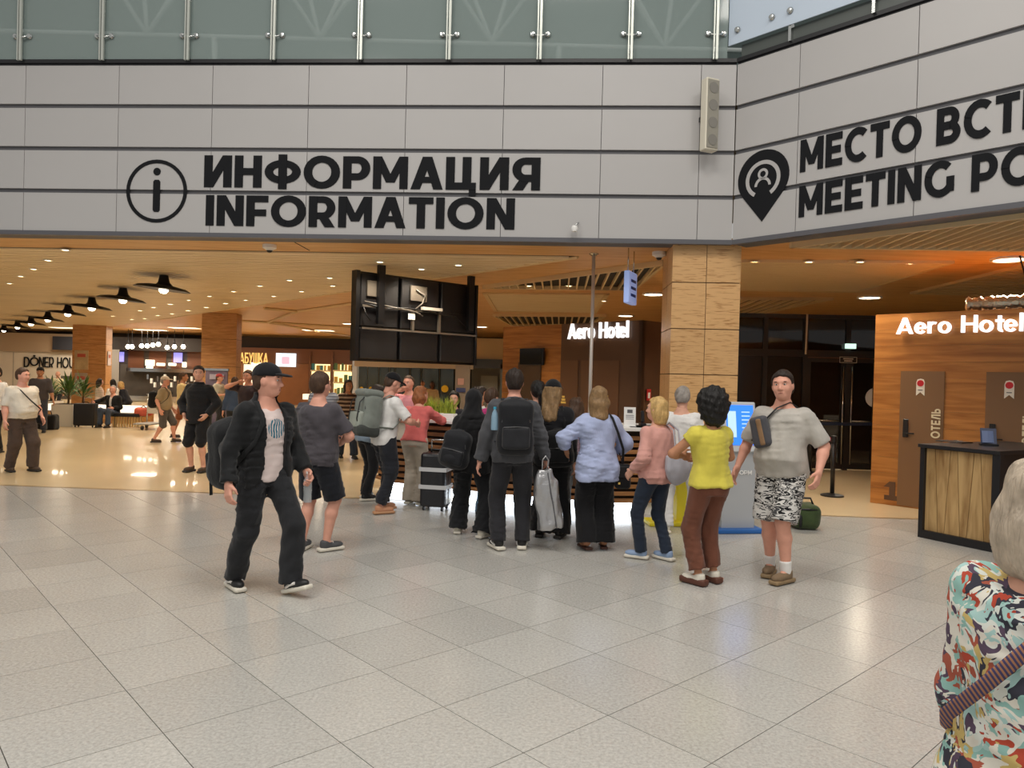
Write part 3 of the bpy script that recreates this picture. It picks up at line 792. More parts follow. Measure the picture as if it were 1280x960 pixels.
for u, v, lab in ((817, 367, 'round ceiling light on the wood panel beside the bamboo pillar'), (782, 394, 'round ceiling light just above the brown hotel box'),
                  (1262, 323, 'large round ceiling light at the right frame edge'), (1087, 371, 'round ceiling light above the dark glass entrance'),
                  (602, 408, 'small round ceiling light right of the black screens'), (435, 404, 'round ceiling light left of the black screens'), (338, 422, 'round ceiling light above the gold shop lettering')):
    p = gp(u, v, ZC - .002); o = thing('ceiling_light', lab, 'light', tuple(p))
    obj('trim_ring', big_ring, M_WHITE, o); obj('lens', big_lens, M_BIGGLOW, o)
    spot(p - Vector((0, 0, .06)), 260, (1, .85, .65), 2.8, .2)
# ---- black dish pendants close under the ceiling
M_DISH = mat('black_dish', '15120f', .45)
M_BULB = emis('bulb_glow', 'fff2d8', 9)
dish = lathe_me('dish', [(.52, -.3), (.42, -.26), (.28, -.235), (.12, -.225), (.12, -.21), (.28, -.22), (.44, -.25), (.525, -.295)], 32)
conem = lathe_me('cone', [(.17, -.225), (.11, -.16), (.085, -.05), (.075, 0), (0, 0)], 24)
bulbm = lathe_me('bulb', [(0, -.38), (.05, -.37), (.085, -.33), (.09, -.28), (.06, -.235), (0, -.23)], 18)
for n, (u, v) in enumerate([(205, 343), (154, 359), (115, 371), (85, 380), (60, 389), (39, 395), (22, 400), (5, 405)]):
    p = gp(u, v, ZC - .005)
    o = thing('pendant_lamp', ['nearest black dish pendant lamp of the row under the plank ceiling', 'second black dish pendant lamp from the near end of the row', 'third black dish pendant lamp from the near end of the row', 'fourth black dish pendant lamp from the near end of the row', 'fifth black dish pendant lamp from the near end of the row', 'sixth black dish pendant lamp from the near end of the row', 'seventh black dish pendant lamp from the near end of the row', 'farthest black dish pendant lamp of the row at the left edge'][n], 'lamp', tuple(p), 0, 'row of black dish pendants')
    obj('shade', dish, M_DISH, o, (0, 0, .0), (0, .1, 0)); obj('stem_cone', conem, M_DISH, o); obj('bulb', bulbm, M_BULB, o)
    spot(p - Vector((0, 0, .42)), 70, (1, .86, .66), 2.3, .08)
# ================================================================== hanging video screens seen from behind
v0 = gp(468, 327, ZC); 
vl = at(446, 337, 12.25); vr = at(598, 357, 13.95)
vd = (vr - vl); vd.z = 0; vw = vd.length; va = math.atan2(vd.y, vd.x)
vz0 = at(450, 451, 12.25).z; vz1 = vl.z; vh = vz1 - vz0
vs = thing('video_wall', 'black hanging video wall seen from behind with cables and bracket frame', 'screen', (vl.x, vl.y, vz0), va)
M_VB = mat('screen_back', '141214', .5, noise=(5, .2)); M_VF = mat('screen_frame', '0c0c0e', .35); M_VM = mat('bracket_metal', '8b8378', .35, .7)
box('back_panel', 0, vw, .1, .16, 0, vh, M_VF, vs, .01)
cw = vw / 3
for c in range(3):
    for r, (za, zb) in enumerate(((.04, vh * .37), (vh * .39, vh - .03))):
        s = box('screen_back', c * cw + .04 + (.06 if c == 0 else 0), (c + 1) * cw - .02, .03, .12, za, zb, M_VB, vs, .015)
        if r == 1:
            if c < 2: box('electronics_box', c * cw + .2, c * cw + .55, -.02, .05, vh * .72, vh * .9, mat('psu_grey', '5a534a', .5), vs, .01)
            box('vent', c * cw + .25, c * cw + .6, .02, .04, vh * .62, vh * .66, M_VF, vs)
box('side_frame', 0, .07, 0, .16, 0, vh, M_VF, vs); box('side_frame', vw - .05, vw, 0, .16, 0, vh, M_VF, vs)
box('rail', .1, vw * .62, -.04, .0, vh * .60, vh * .625, M_VM, vs); box('rail', .1, vw - .05, -.04, 0, vh * .355, vh * .375, M_VM, vs)
for x in (.42, .64): box('rail_post', vw * x, vw * x + .045, -.05, 0, vh * .36, vh * .62, M_VM, vs)
box('receiver_box', vw * .5, vw * .66, -.09, 0, vh * .625, vh * .66, mat('receiver_white', 'd8d2c6', .4), vs)
box('paper_tag', vw * .385, vw * .44, -.06, -.052, vh * .50, vh * .57, M_WHITE, vs)
for k, pts in enumerate(([(.12, -.03, vh * .64), (.5, -.07, vh * .6), (1.0, -.06, vh * .63), (1.5, -.06, vh * .6), (2.0, -.05, vh * .58), (2.35, -.04, vh * .42)], [(.14, -.04, vh * .66), (.7, -.06, vh * .62), (1.15, -.07, vh * .59), (1.3, -.05, vh * .55)], [(.12, -.04, vh * .6), (.16, -.05, vh * .52), (.25, -.06, vh * .45)], [(vw * .45, -.04, vh * .85), (vw * .52, -.05, vh * .8), (vw * .5, -.05, vh * .7), (vw * .44, -.05, vh * .62)])):
    obj('cable', tube_me('cable', pts, .012, 6), mat('cable_grey', '6d675f', .5) if k % 2 else M_BLACK, vs)
for x in (.36, vw - .3):
    box('hanger', x, x + .12, -.12, -.04, vh * .42, ZC - vz0, M_VF, vs)
# ================================================================== information desk
M_SLAT = wood('desk_slat', 'a8764a', '7c4f2a', (.8, 14, 14), 1.8, .45, .08)
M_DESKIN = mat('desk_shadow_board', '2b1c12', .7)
M_GLOWB = emis('base_glow', 'e9f4ff', 5.0)
desk = thing('information_desk', 'slatted wood information desk with white tops and glowing white base', 'desk', (0, 0, 0))
def section(p0, p1, h, dep, kind):
    v = Vector(p1) - Vector(p0); L = v.length; a = math.atan2(v.y, v.x)
    c = bpy.data.objects.new('x', None)
    def B(name, x0, x1, y0, y1, z0, z1, m, bev=0):
        cx, cy = (x0 + x1) / 2, (y0 + y1) / 2
        X = p0[0] + cx * math.cos(a) - cy * math.sin(a); Y = p0[1] + cx * math.sin(a) + cy * math.cos(a)
        return obj(name, box_me(x1 - x0, y1 - y0, z1 - z0, bev, m.name), m, desk, (X, Y, (z0 + z1) / 2), (0, 0, a))
    bpy.data.objects.remove(c)
    B('base_light', .02, L - .02, .10, .16, .02, .14, M_GLOWB)
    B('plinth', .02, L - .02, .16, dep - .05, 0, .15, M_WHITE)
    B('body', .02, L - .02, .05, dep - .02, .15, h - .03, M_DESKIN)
    B('countertop', -.03, L + .03, -.08, dep, h - .03, h + .012, M_WHITE, .004)
    z = .16
    top = h - .05
    if kind == 'low': top = .34
    if kind == 'band': top = h - .28
    while z + .05 < top:
        B('slat', .0, L, .0, .045, z, z + .05, M_SLAT, .003); z += .088
    if kind == 'low': B('front_panel', 0, L, .0, .05, z, h - .035, M_BROWN)
    if kind == 'band': B('front_panel', 0, L, .0, .05, z, h - .035, mat('cream_panel', 'dcd6ca', .5))
section((-2.0, 10.95), (-1.78, 10.62), 1.08, .55, 'band')
section((-1.78, 10.62), (-1.35, 10.4), 1.08, .55, 'band')
section((-1.35, 10.4), (-.1, 9.76), 1.08, .55, 'tall')
section((-.1, 9.76), (1.28, 9.3), .76, .7, 'low')
section((1.28, 9.3), (2.02, 9.42), 1.1, .55, 'tall')
section((2.02, 9.42), (2.02, 10.3), 1.1, .5, 'tall')
# grass planter on the desk
M_GRASS = mat('grass_blade', '9fae3c', .6, noise=(8, .25), var=.1)
pp = at(549, 528, 10.35)
pl_t = thing('grass_planter', 'small planter of bright green grass on the information desk', 'plant', (pp.x, pp.y, 1.092), -.4)
obj('trough', box_me(.5, .14, .09, .01), M_WHITE, pl_t, (0, 0, .045))
V = []; F = []
rg = random.Random(3)
for k in range(230):
    x, y = rg.uniform(-.24, .24), rg.uniform(-.06, .06); hh = rg.uniform(.14, .27); dx, dy = rg.uniform(-.1, .1), rg.uniform(-.08, .08); w = .005
    b = len(V); a = rg.uniform(0, PI); cx, cy = math.cos(a) * w, math.sin(a) * w
    V += [(x - cx, y - cy, .08), (x + cx, y + cy, .08), (x + dx * .4 + cx * .8, y + dy * .4 + cy * .8, .08 + hh * .6), (x + dx * .4 - cx * .8, y + dy * .4 - cy * .8, .08 + hh * .6), (x + dx, y + dy, .08 + hh)]
    F += [[b, b + 1, b + 2, b + 3], [b + 3, b + 2, b + 4]]
gr = obj('grass', mesh_of('grass', V, F), M_GRASS, pl_t); gr['kind'] = 'stuff'
# leaflet stands on the right desk section
def stand(u, v, Y, w, h, lab, col, top=1.112):
    p = at(u, v, Y); t = thing('desk_sign', lab, 'sign', (p.x, p.y, top), -.05)
    obj('holder_foot', box_me(w * 1.1, .07, .012, .002), M_WHITE, t, (0, 0, .006))
    obj('card', box_me(w, .006, h, 0), M_WHITE, t, (0, 0, h / 2 + .01), (-.1, 0, 0))
    for k in range(4): obj('print', box_me(w * .7, .002, h * .04, 0, 'pr'), mat('print_grey', '9a9aa0', .6), t, (0, -.006 - k * .0, h * (.3 + .1 * k)), (-.1, 0, 0))
    obj('print_block', box_me(w * .45, .002, h * .18, 0), col, t, (0, -.0, h * .82), (-.1, 0, 0))
stand(787, 530, 9.55, .15, .24, 'white upright card stand on the right end of the information desk', mat('print_dark', '55555a', .6))
stand(758, 535, 9.75, .13, .32, 'white and blue leaflet holder behind the blue shirt on the desk', mat('print_blue', '3350a8', .5), .772)
tp = at(803, 530, 9.6)
ter = thing('desk_phone', 'black handset phone standing on the right end of the information desk', 'phone', (tp.x, tp.y, 1.112), .2)
obj('base', box_me(.08, .09, .05, .01), M_BLACK, ter, (0, 0, .025)); obj('handset', box_me(.05, .035, .16, .012), M_BLACK, ter, (0, 0, .13), (-.15, 0, 0))
# steel pole from desk to ceiling with hanging blue sign
pb = at(738, 480, 10.9)
po = thing('steel_pole', 'thin pale steel pole rising from behind the information desk to the ceiling', 'pole', (pb.x, pb.y, 0))
obj('tube', tube_me('tube', [(0, 0, .012), (0, 0, ZC)], .026, 12), mat('pole_white', 'c8c3bd', .3, .3), po)
obj('collar', lathe_me('collar', [(0, 0), (.09, 0), (.09, .012), (.03, .02), (0, .02)], 16), M_STEEL, po)
obj('ceiling_flange', lathe_me('collar', [(.03, -.03), (.07, -.01), (.07, 0), (0, 0)], 16), M_STEEL, po, (0, 0, ZC))
bs = at(788, 360, 10.5)
bsn = thing('hanging_sign', 'narrow blue-white sign box hanging under the ceiling beside the pillar', 'sign', (bs.x, bs.y, 2.79), 1.15)
obj('box', box_me(.42, .08, .45, .01), mat('sign_blue', '9fb2dd', .4, emit=('8fa6e0', .4)), bsn, (0, 0, .225))
for k in range(3): box('print', -.12, .14, -.045, -.04, .1 + .1 * k, .14 + .1 * k, mat('print_navy', '2f4a9c', .5), bsn)
for x in (-.15, .15): obj('hanger', tube_me('h', [(x, 0, .45), (x, 0, ZC - 2.79)], .008, 6), M_STEEL, bsn)
# ================================================================== hotel boxes
M_SIGNW = emis('sign_white', 'ffffff', 1.1)
HZ = 2.77
# left box, brown front with wooden wing
HL = Frame((2.27, 13.0), ANG_A)
hb = thing('hotel_box', 'brown and wood hotel box with illuminated sign behind the information desk', 'kiosk', tuple(HL.w(0, 0, 0)), ANG_A)
box('brown_front', -1.97, 0, .0, .08, 0, HZ, M_BROWN, hb)
obj('brown_side', box_me(.9, .08, HZ, 0, 'hs'), M_BROWN, hb, (-.04, .45, HZ / 2), (0, 0, PI / 2))
for k in range(6):
    box('wood_board', -3.7, -1.99, .02, .08, k * HZ / 6 + .002, (k + 1) * HZ / 6 - .002, M_HOTELWOOD, hb)
box('door', -1.42, -.5, -.012, .0, .0, 2.06, mat('brown_door', '6a4a33', .5), hb)
box('door', -3.18, -2.52, -.012, .02, 0, 2.02, mat('brown_door2', '54402f', .5), hb)
box('panel', -1.95, -1.5, -.012, .0, .0, 2.06, mat('brown_door', '6a4a33', .5), hb)
hs0 = HL.px(712, 412)[0]; hs1 = HL.px(787, 412)[0]; hz = HL.px(712, 424)[1]; hh = HL.px(712, 405)[1] - hz
obj('lettering', text_me('Aero Hotel', hh, .155, .12, .05, width=hs1 - hs0), M_SIGNW, hb, (hs0, -.01, hz))
M_GOLD = mat('gold_emblem', 'd8b25a', .35, .6, emit=('d8b25a', .3))
def emblem(px_, pz, s):
    for k in range(3): obj('emblem_bar', box_me(s * (1 - .25 * k), .008, s * .3, .0, 'em'), M_GOLD, hb, (px_, -.018, pz + k * s * .42))
emblem(HL.px(705, 499)[0], HL.px(705, 503)[1], .13); emblem(HL.px(759, 499)[0], HL.px(759, 503)[1], .13)
fe = at(807, 503, 12.9)
ext = thing('fire_notice', 'small red fire notice plate on the brown hotel box side', 'sign', (HL.w(.03, .22, 0).x - .03, HL.w(.03, .22, 0).y - .03, 0), ANG_A + PI / 2)
box('plate', -.06, .06, -.01, .0, 1.36, 1.56, mat('red_plate', 'b8282a', .5), ext); box('print', -.03, .03, -.013, -.01, 1.4, 1.5, M_WHITE, ext)
tv = thing('wall_screen', 'small black television on the wooden wing of the hotel box', 'screen', tuple(HL.w(*[HL.px(667, 446)[0]], -.0, 0)), ANG_A)
tz = HL.px(667, 446)[1]
box('housing', -.34, .34, -.08, -.02, tz - .17, tz + .17, M_BLACK, tv, .008); box('panel_glass', -.32, .32, -.084, -.08, tz - .15, tz + .15, mat('black_glass', '0b0d0c', .08), tv); box('mount', -.06, .06, -.02, .02, tz - .06, tz + .06, M_BLACK, tv)
# right box: long wooden front with two numbered doors
HR = Frame((5.33, 10.9), ANG_A)
hr = thing('hotel_box', 'wooden hotel box with dark doors and illuminated sign at the right', 'kiosk', tuple(HR.w(0, 0, 0)), ANG_A)
nb = 12
for k in range(nb):
    box('wood_board', 0, 4.6, .0, .06, k * HZ / nb + .001, (k + 1) * HZ / nb - .001, M_HOTELWOOD, hr)
box('back_body', .0, 4.6, .06, 1.8, 0, HZ - .01, M_HOTELWOOD, hr)
M_HD = mat('dark_bronze_door', '7a5a3c', .5)
M_PILL = mat('badge_cream', 'e8e2d6', .5); M_RED = mat('badge_red', 'c8202c', .4)
d1a = HR.px(1124, 540)[0]; d1b = HR.px(1179, 540)[0]; d2a = HR.px(1231, 540)[0]
dzt = HR.px(1150, 464)[1]
for da, lab in ((d1a, 1), (d2a, 2)):
    dw = d1b - d1a
    dr = box('door', da, da + dw, -.012, .0, .02, dzt, M_HD, hr)
    bx, bz = (HR.px(1151, 484) if lab == 1 else HR.px(1262, 487))
    bx -= da + dw / 2; bz -= (dzt + .02) / 2
    bh = .24
    obj('badge', poly_plate('badge', [(-.055, -bh / 2), (0, -bh / 2 + .05), (.055, -bh / 2), (.055, bh / 2 - .05), (.04, bh / 2 - .01), (0, bh / 2), (-.04, bh / 2 - .01), (-.055, bh / 2 - .05)], .004), M_PILL, dr, (bx, -.006, bz))
    obj('badge_disc', poly_plate('disc', disc_poly(0, 0, .045, 18), .004), M_RED, dr, (bx, -.0095, bz + .055))
    obj('badge_print', box_me(.06, .003, .012, 0, 'bp'), mat('print_dark', '55555a', .6), dr, (bx, -.011, bz - .04))
    obj('lock_plate', box_me(.07, .02, .26, .006), M_BLACK, dr, (-dw / 2 + .09, -.015, HR.px(1130, 535)[1] - (dzt + .02) / 2))
    obj('lever', tube_me('lever', [(-dw / 2 + .09, -.02, HR.px(1130, 541)[1] - (dzt + .02) / 2), (-dw / 2 + .09, -.06, HR.px(1130, 541)[1] - (dzt + .02) / 2), (-dw / 2 + .22, -.06, HR.px(1130, 541)[1] - (dzt + .02) / 2)], .011, 6), M_BLACK, dr)
    oz = HR.px(1172, 548)[1] - (dzt + .02) / 2
    tl = HR.px(1172, 513)[1] - HR.px(1172, 550)[1]
    ol = obj('lettering', text_me('ОТЕЛЬ', .115, .22, .14, .004, width=tl), mat('cream_letter', 'e5d9b8', .5), dr, (dw / 2 - .035, -.008, oz), (0, -PI / 2, 0))
hs0 = HR.px(1123, 415)[0]; hs1 = HR.px(1279, 415)[0]; hz = HR.px(1124, 418)[1]; hh = HR.px(1124, 398)[1] - hz
obj('lettering', text_me('Aero Hotel', hh, .155, .12, .06, width=hs1 - hs0 + .01), M_SIGNW, hr, (hs0, -.03, hz))
n0, nz = HR.px(1104, 624)
obj('numeral', text_me('1', HR.px(1104, 601)[1] - nz, .3, .1, .006), M_BROWN, hr, (n0, -.001, nz))
# silver duct resting above the right box
M_FOIL = mat('foil_duct', 'cfc7b4', .28, .85, bump=(26, 1.0))
ds = HR.px(1203, 384)[0]
dt = thing('foil_duct', 'crumpled silver foil duct lying on top of the right hotel box', 'duct', tuple(HR.w(ds, .13, HZ)), ANG_A)
dpts = [(k * .035, .02 * math.sin(k * .4), .1) for k in range(72)]
obj('hose', tube_me('hose', dpts, [.078 + .02 * (k % 2) + .008 * math.sin(k * 1.7) for k in range(72)], 14), M_FOIL, dt)
obj('strap', tube_me('strap', [(.75, .0, .17), (.6, .05, ZC - HZ - .08)], .012, 5), M_BLACK, dt)
# ================================================================== dark glass entrance
GE = Frame((tuple(gp(1010, 586).xy)), FL.ang)
M_DGL = glass('dark_glass', '1b1a1a', .74, .04, .6)
M_FRM = mat('dark_frame', '1e1815', .45)
ge = thing('glass_entrance', 'dark glass entrance with swing doors between pillar and hotel box', 'door', tuple(GE.w(0)), FL.ang)
es = [GE.px(u, 480)[0] for u in (905, 955, 1005, 1058, 1098)]
es.append(es[-1] + .9)
GH = 3.14
for k, (a, b) in enumerate(zip(es[:-1], es[1:])):
    box('mullion', a - .045, a + .045, -.05, .05, 0, GH, M_FRM, ge)
    box('pane', a + .045, b - .045, -.008, .008, 2.42, GH - .08, M_DGL, ge)
    if k < 2: box('pane', a + .045, b - .045, -.008, .008, .1, 2.3, mat('black_board', '0e0d0d', .25), ge)
    else:
        dr = obj('door_leaf', boxes_me('leaf', [(a + .05, a + .12, -.03, .03, .02, 2.26), (b - .12, b - .05, -.03, .03, .02, 2.26), (a + .12, b - .12, -.03, .03, 2.18, 2.26), (a + .12, b - .12, -.03, .03, .02, .14)]), M_FRM, ge)
        obj('pane', boxes_me('p', [(a + .12, b - .12, -.006, .006, .14, 2.18)]), M_DGL, dr)
        obj('push_bar', tube_me('bar', [(a + .1, -.07, 1.0), (b - .1, -.07, 1.0)], .018, 8), M_STEEL, dr)
        obj('pull_handle', tube_me('pull', [((b - .085) if k == 2 else (a + .085), -.06, .12), ((b - .085) if k == 2 else (a + .085), -.06, 2.1)], .014, 8), M_STEEL, dr)
box('lintel', es[0] - .05, es[-1], -.05, .05, 2.28, 2.42, M_FRM, ge); box('head_beam', es[0] - .05, es[-1], -.06, .06, GH - .08, GH, M_FRM, ge)
a, b = GE.px(1048, 450)[0], GE.px(1069, 450)[0]; z0, z1 = GE.px(1058, 454)[1], GE.px(1058, 446)[1]
ws = box('warning_plate', a, b, -.075, -.055, z0, z1, M_BLACK, ge)
obj('plate_border', boxes_me('border', [(-.17, .17, -.014, -.011, .052, .06), (-.17, .17, -.014, -.011, -.06, -.052), (-.17, -.162, -.014, -.011, -.06, .06), (.162, .17, -.014, -.011, -.06, .06), (-.1, .1, -.014, -.011, .012, .03), (-.08, .08, -.014, -.011, -.03, -.012)]), M_PILL, ws)
xs_, zs_ = GE.px(1061, 433)
box('exit_light', xs_ - .1, xs_ + .1, -.12, -.06, zs_ - .05, zs_ + .05, emis('exit_glow', 'c8f0dc', 1.3), ge)
a = GE.px(1005, 400)[0]; obj('strip_light', tube_me('strip', [(GE.px(1007, 396)[0], -.1, GH), (GE.px(1005, 443)[0], -.1, GE.px(1005, 443)[1])], .02, 6), mat('strip_beige', 'c9b8a4', .4), ge)
obj('round_sticker', poly_plate('st', disc_poly(0, 0, .2, 24), .004), M_WHITE, ge, (GE.px(1094, 497)[0], -.012, GE.px(1090, 497)[1]))
struct(obj('wall_vestibule', boxes_me('vest', [(3.0, 11, 19.6, 19.8, 0, 3.1)]), wood('vest_wood', '6e4727', '4a2d16', (1, 9, 9), 1.5, .5)))
wd = thing('white_stele', 'white panel glimpsed through the dark glass doors', 'panel', (7.6, 17.4, 0)); obj('board', box_me(.5, .06, 1.0, .01), M_WHITE, wd, (0, 0, .52)); obj('foot', box_me(.6, .3, .03, 0), M_STEEL, wd, (0, 0, .015))
# belt barriers
def barrier(p, q, h, lab, belt, grp=None):
    t = thing('belt_barrier', lab, 'barrier', (p.x, p.y, 0))
    obj('base', lathe_me('base', [(0, 0), (.17, 0), (.17, .02), (.06, .045), (0, .05)], 24), M_BLACK, t)
    obj('post', tube_me('post', [(0, 0, .03), (0, 0, h)], .034, 12), M_BLACK, t)
    obj('cap', lathe_me('cap', [(0, h - .1), (.045, h - .1), (.045, h), (0, h + .01)], 16), M_BLACK, t)
    d = q - p
    obj('belt', tube_me('belt', [(0, 0, h - .05), (d.x * .5, d.y * .5, h - .055), (d.x, d.y, h - .05)], .004, 4, ry=.03, up=(0, 0, 1)), belt, t)
bp0 = gp(1040, 620)
barrier(bp0, Vector((bp0.x - .75, bp0.y + .1, 0)), .93, 'black belt post with red belt near the glass doors', mat('red_belt', 'c22433', .6))
bp1 = gp(1012, 592)
barrier(bp1, Vector((bp1.x + 1.35, bp1.y + .3, 0)), 1.02, 'far belt post with blue belt in front of the glass doors', mat('blue_belt', '26304a', .6))
# ================================================================== reception counter at the right
rc0 = gp(1147, 671); rc1 = Vector((5.09, 7.75, 0))
RA = math.atan2((rc1 - rc0).y, (rc1 - rc0).x); RL = (rc1 - rc0).length
rc = thing('reception_counter', 'black framed counter with pale herringbone plank front at the right', 'counter', (rc0.x, rc0.y, 0), RA)
RH = 1.07; RD = 1.7
box('core', .03, RL - .0, .06, RD, .03, RH - .04, M_BLACK, rc)
box('top', -.02, RL + .05, -.02, RD, RH - .04, RH, M_BLACK, rc, .004)
box('frame_post', 0, .05, 0, .07, 0, RH - .04, M_BLACK, rc); box('frame_post', RL - .03, RL + .05, 0, .07, 0, RH - .04, M_BLACK, rc); box('frame_base', .05, RL - .03, 0, .07, 0, .09, M_BLACK, rc)
M_OAK = wood('oak_plank', 'c2a06c', '8a6638', (9, 9, 1.1), 1.5, .5, .1)
npk = 6; zb, zt = .09, RH - .05
xs0 = [.05 + (RL - .08) * k / npk for k in range(npk + 1)]
for k in range(npk):
    sk = [(0, .03), (.03, -.02), (-.02, .03), (.03, -.02), (-.02, .04), (.04, -.02), (-.02, 0)]
    a0, a1 = sk[k]; b0, b1 = sk[k + 1] if k + 1 < npk else (0, 0)
    if k == 0: a0 = a1 = 0
    q = [(xs0[k] + a0 + .003, zb), (xs0[k + 1] + b0 - .003, zb), (xs0[k + 1] + b1 - .003, zt), (xs0[k] + a1 + .003, zt)]
    obj('plank', poly_plate('plank', q, .02), M_OAK, rc, (0, .06, 0))
bk = thing('leaflet_rack', 'dark blue leaflet rack tilted on the reception counter top', 'rack', tuple(gp(1236, 557, RH)), RA + .7)
obj('back', box_me(.16, .012, .2, .002), mat('rack_blue', '2c3654', .4), bk, (0, .03, .1), (-.35, 0, 0))
for k in range(3): obj('leaflet', box_me(.06, .004, .14, 0, 'lf'), mat(f'leaflet{k}', ['5f6f95', '8b93a8', '3d4a70'][k], .5), bk, (-.04 + .04 * k, .0 + .012 * k, .1), (-.35, 0, .1 * k))
obj('tray', box_me(.18, .09, .02, .002), M_BLACK, bk, (0, 0, .012))
pad = thing('desk_pad', 'thin black pad lying on the reception counter top', 'pad', (*gp(1185, 553, RH).xy, RH), RA); obj('sheet', box_me(.32, .22, .012, .003), M_BLACK, pad, (0, .12, .008)); obj('clip', box_me(.1, .02, .01, .002), M_STEEL, pad, (0, .2, .017))
# ================================================================== kiosk with blue screen
kp = gp(926, 667)
ks = thing('information_kiosk', 'grey self-service kiosk with bright blue screen and blue foot', 'kiosk', (kp.x, kp.y, 0), .16)
M_KG = mat('kiosk_grey', 'aeb1b4', .4)
obj('foot', box_me(.56, .5, .05, .01), mat('kiosk_blue', '1f5fa8', .4), ks, (0, .22, .025))
obj('cabinet', prism_me('cab', [(-.2, 0), (.2, 0), (.2, .3), (-.2, .3)], .05, 1.0), M_KG, ks, (0, .08, 0))
hd = obj('head', box_me(.40, .1, .58, .012), mat('kiosk_silver', 'c9cccf', .35), ks, (0, .14, 1.2), (-.16, 0, 0))
obj('screen', box_me(.33, .008, .46, 0), emis('kiosk_screen', '2f78ee', 1.0), hd, (-.0, -.052, .02))
for k in range(7): obj('screen_text', box_me(.1, .004, .012, 0, 'st'), emis('screen_text', 'a9c8ff', .9), hd, (.07, -.056, .17 - k * .045))
obj('screen_list', box_me(.1, .004, .3, 0), emis('screen_text', 'a9c8ff', .9), hd, (-.1, -.056, .03))
obj('lettering', text_me('ИНФОРМ', .05, .2, .1, .004), M_WHITE, ks, (-.15, .078, .66))
ys = gp(848, 668)
yst = thing('yellow_stand', 'bright yellow stand between the white-clad person and the kiosk', 'stand', (ys.x + .17, ys.y + .44, 0), .1)
M_YEL = mat('stand_yellow', 'e8d62a', .45)
obj('panel', box_me(.16, .3, .92, .01), M_YEL, yst, (0, .2, .48)); obj('foot', box_me(.56, .34, .05, .01), M_YEL, yst, (-.14, .16, .025)); obj('tray', box_me(.1, .12, .1, .01), mat('teal_plastic', '1c6f8a', .5), yst, (-.12, .12, .86))
# ================================================================== luggage standing about
M_DUF = cloth('duffel_green', '3b4a2c', .8, .2)
def duffel(p, rz, lab, m, w=.34, h=.3, L=.5, name='duffel_bag'):
    t = thing(name, lab, 'bag', (p.x, p.y, 0), rz)
    S = SDF(); S.u(*rbox((0, 0, h / 2), (L / 2, w / 2, h / 2), .1), k=0); S.fn(lambda P: .006 * np.sin(P[0] * 21 + P[2] * 9) * np.sin(P[1] * 25 + P[2] * 17))
    obj('body', S.mesh(.02), m, t)
    obj('flap', tube_me('zip', [(-L / 2 + .06, -w * .42, h * .8), (0, -w * .5, h * .84), (L / 2 - .06, -w * .42, h * .8)], .012, 6), M_BLACK, t)
    obj('handle', tube_me('handle', [(-.1, 0, h - .01), (-.07, 0, h + .06), (.07, 0, h + .06), (.1, 0, h - .01)], .012, 6), M_BLACK, t)
    obj('strap', tube_me('strap', [(-L * .25, -w / 2 - .005, .04), (-L * .25, -w / 2 - .012, h * .5), (-L * .22, -w * .3, h)], .016, 6, ry=.005), M_BLACK, t)
def suitcase(p, rz, lab, m, w, dpt, h, stripes=False, grp=None):
    t = thing('suitcase', lab, 'suitcase', (p.x, p.y, 0), rz, grp)
    obj('shell', box_me(w, dpt, h, .04), m, t, (0, 0, h / 2 + .05))
    obj('zip', boxes_me('zip', [(-w / 2 - .004, w / 2 + .004, -.012, .012, .06, h + .04)]), M_BLACK, t)
    for x in (-w / 2 + .05, w / 2 - .05):
        for y in (-dpt / 2 + .05, dpt / 2 - .05): obj('wheel', lathe_me('wheel', [(0, -.014), (.025, -.014), (.028, 0), (.025, .014), (0, .014)], 12), M_BLACK, t, (x, y, .028), (0, PI / 2, 0))
    obj('handle', tube_me('handle', [(-.1, dpt / 2 - .04, h + .04), (-.1, dpt / 2 - .04, h + .2), (.1, dpt / 2 - .04, h + .2), (.1, dpt / 2 - .04, h + .04)], .011, 6), M_STEEL, t)
    obj('grip', tube_me('grip', [(-.07, 0, h + .05), (-.05, 0, h + .085), (.05, 0, h + .085), (.07, 0, h + .05)], .012, 6), M_BLACK, t)
    if stripes:
        for z in stripes: obj('band', boxes_me('band', [(-w / 2 - .008, w / 2 + .008, -dpt / 2 - .008, dpt / 2 + .008, z, z + .05)]), mat('band_grey', 'c8c9cb', .5), t)
    return t
# ================================================================== food hall behind: stalls, counters, doors
YB = 38.0
def slab(name, u0, v0, u1, v1, Y, m, parent, th=.06, ref=None):
    """upright board facing the viewer; corners taken at depth Y, in the parent's frame"""
    a = at(u0, v1, Y); b = at(u1, v0, Y); o = parent.location if parent else Vector((0, 0, 0))
    z0 = max(a.z, 0.0)
    return obj(name, box_me(b.x - a.x, th, max(b.z - z0, .02), 0, m.name), m, parent, ((a.x + b.x) / 2 - o.x, Y - o.y, (z0 + b.z) / 2 - o.z))
def stall(name, label, cat, u, Y, grp=None):
    p = at(u, 480, Y); return thing(name, label, cat, (p.x, Y, 0), 0, grp)
M_STONE = mat('pale_stone', 'cfc6b9', .4, noise=(1.2, .08)); M_WARMW = mat('warm_wood_far', '8a5a34', .5, noise=(2, .1)); M_TAUPE = mat('taupe_wall', 'a39a8f', .6)
M_GREYW = mat('grey_wall_far', '9a9794', .6); M_KDARK = mat('kitchen_dark', '4b4540', .6, noise=(2, .2)); M_NAVY = mat('navy_band', '23242c', .6)
M_LIT = emis('shelf_lit', 'ffe2a6', 1.5); M_LITW = emis('lit_white', 'fff3dd', 2.2); M_SCR = emis('menu_screen', '8a86d8', 1.2)
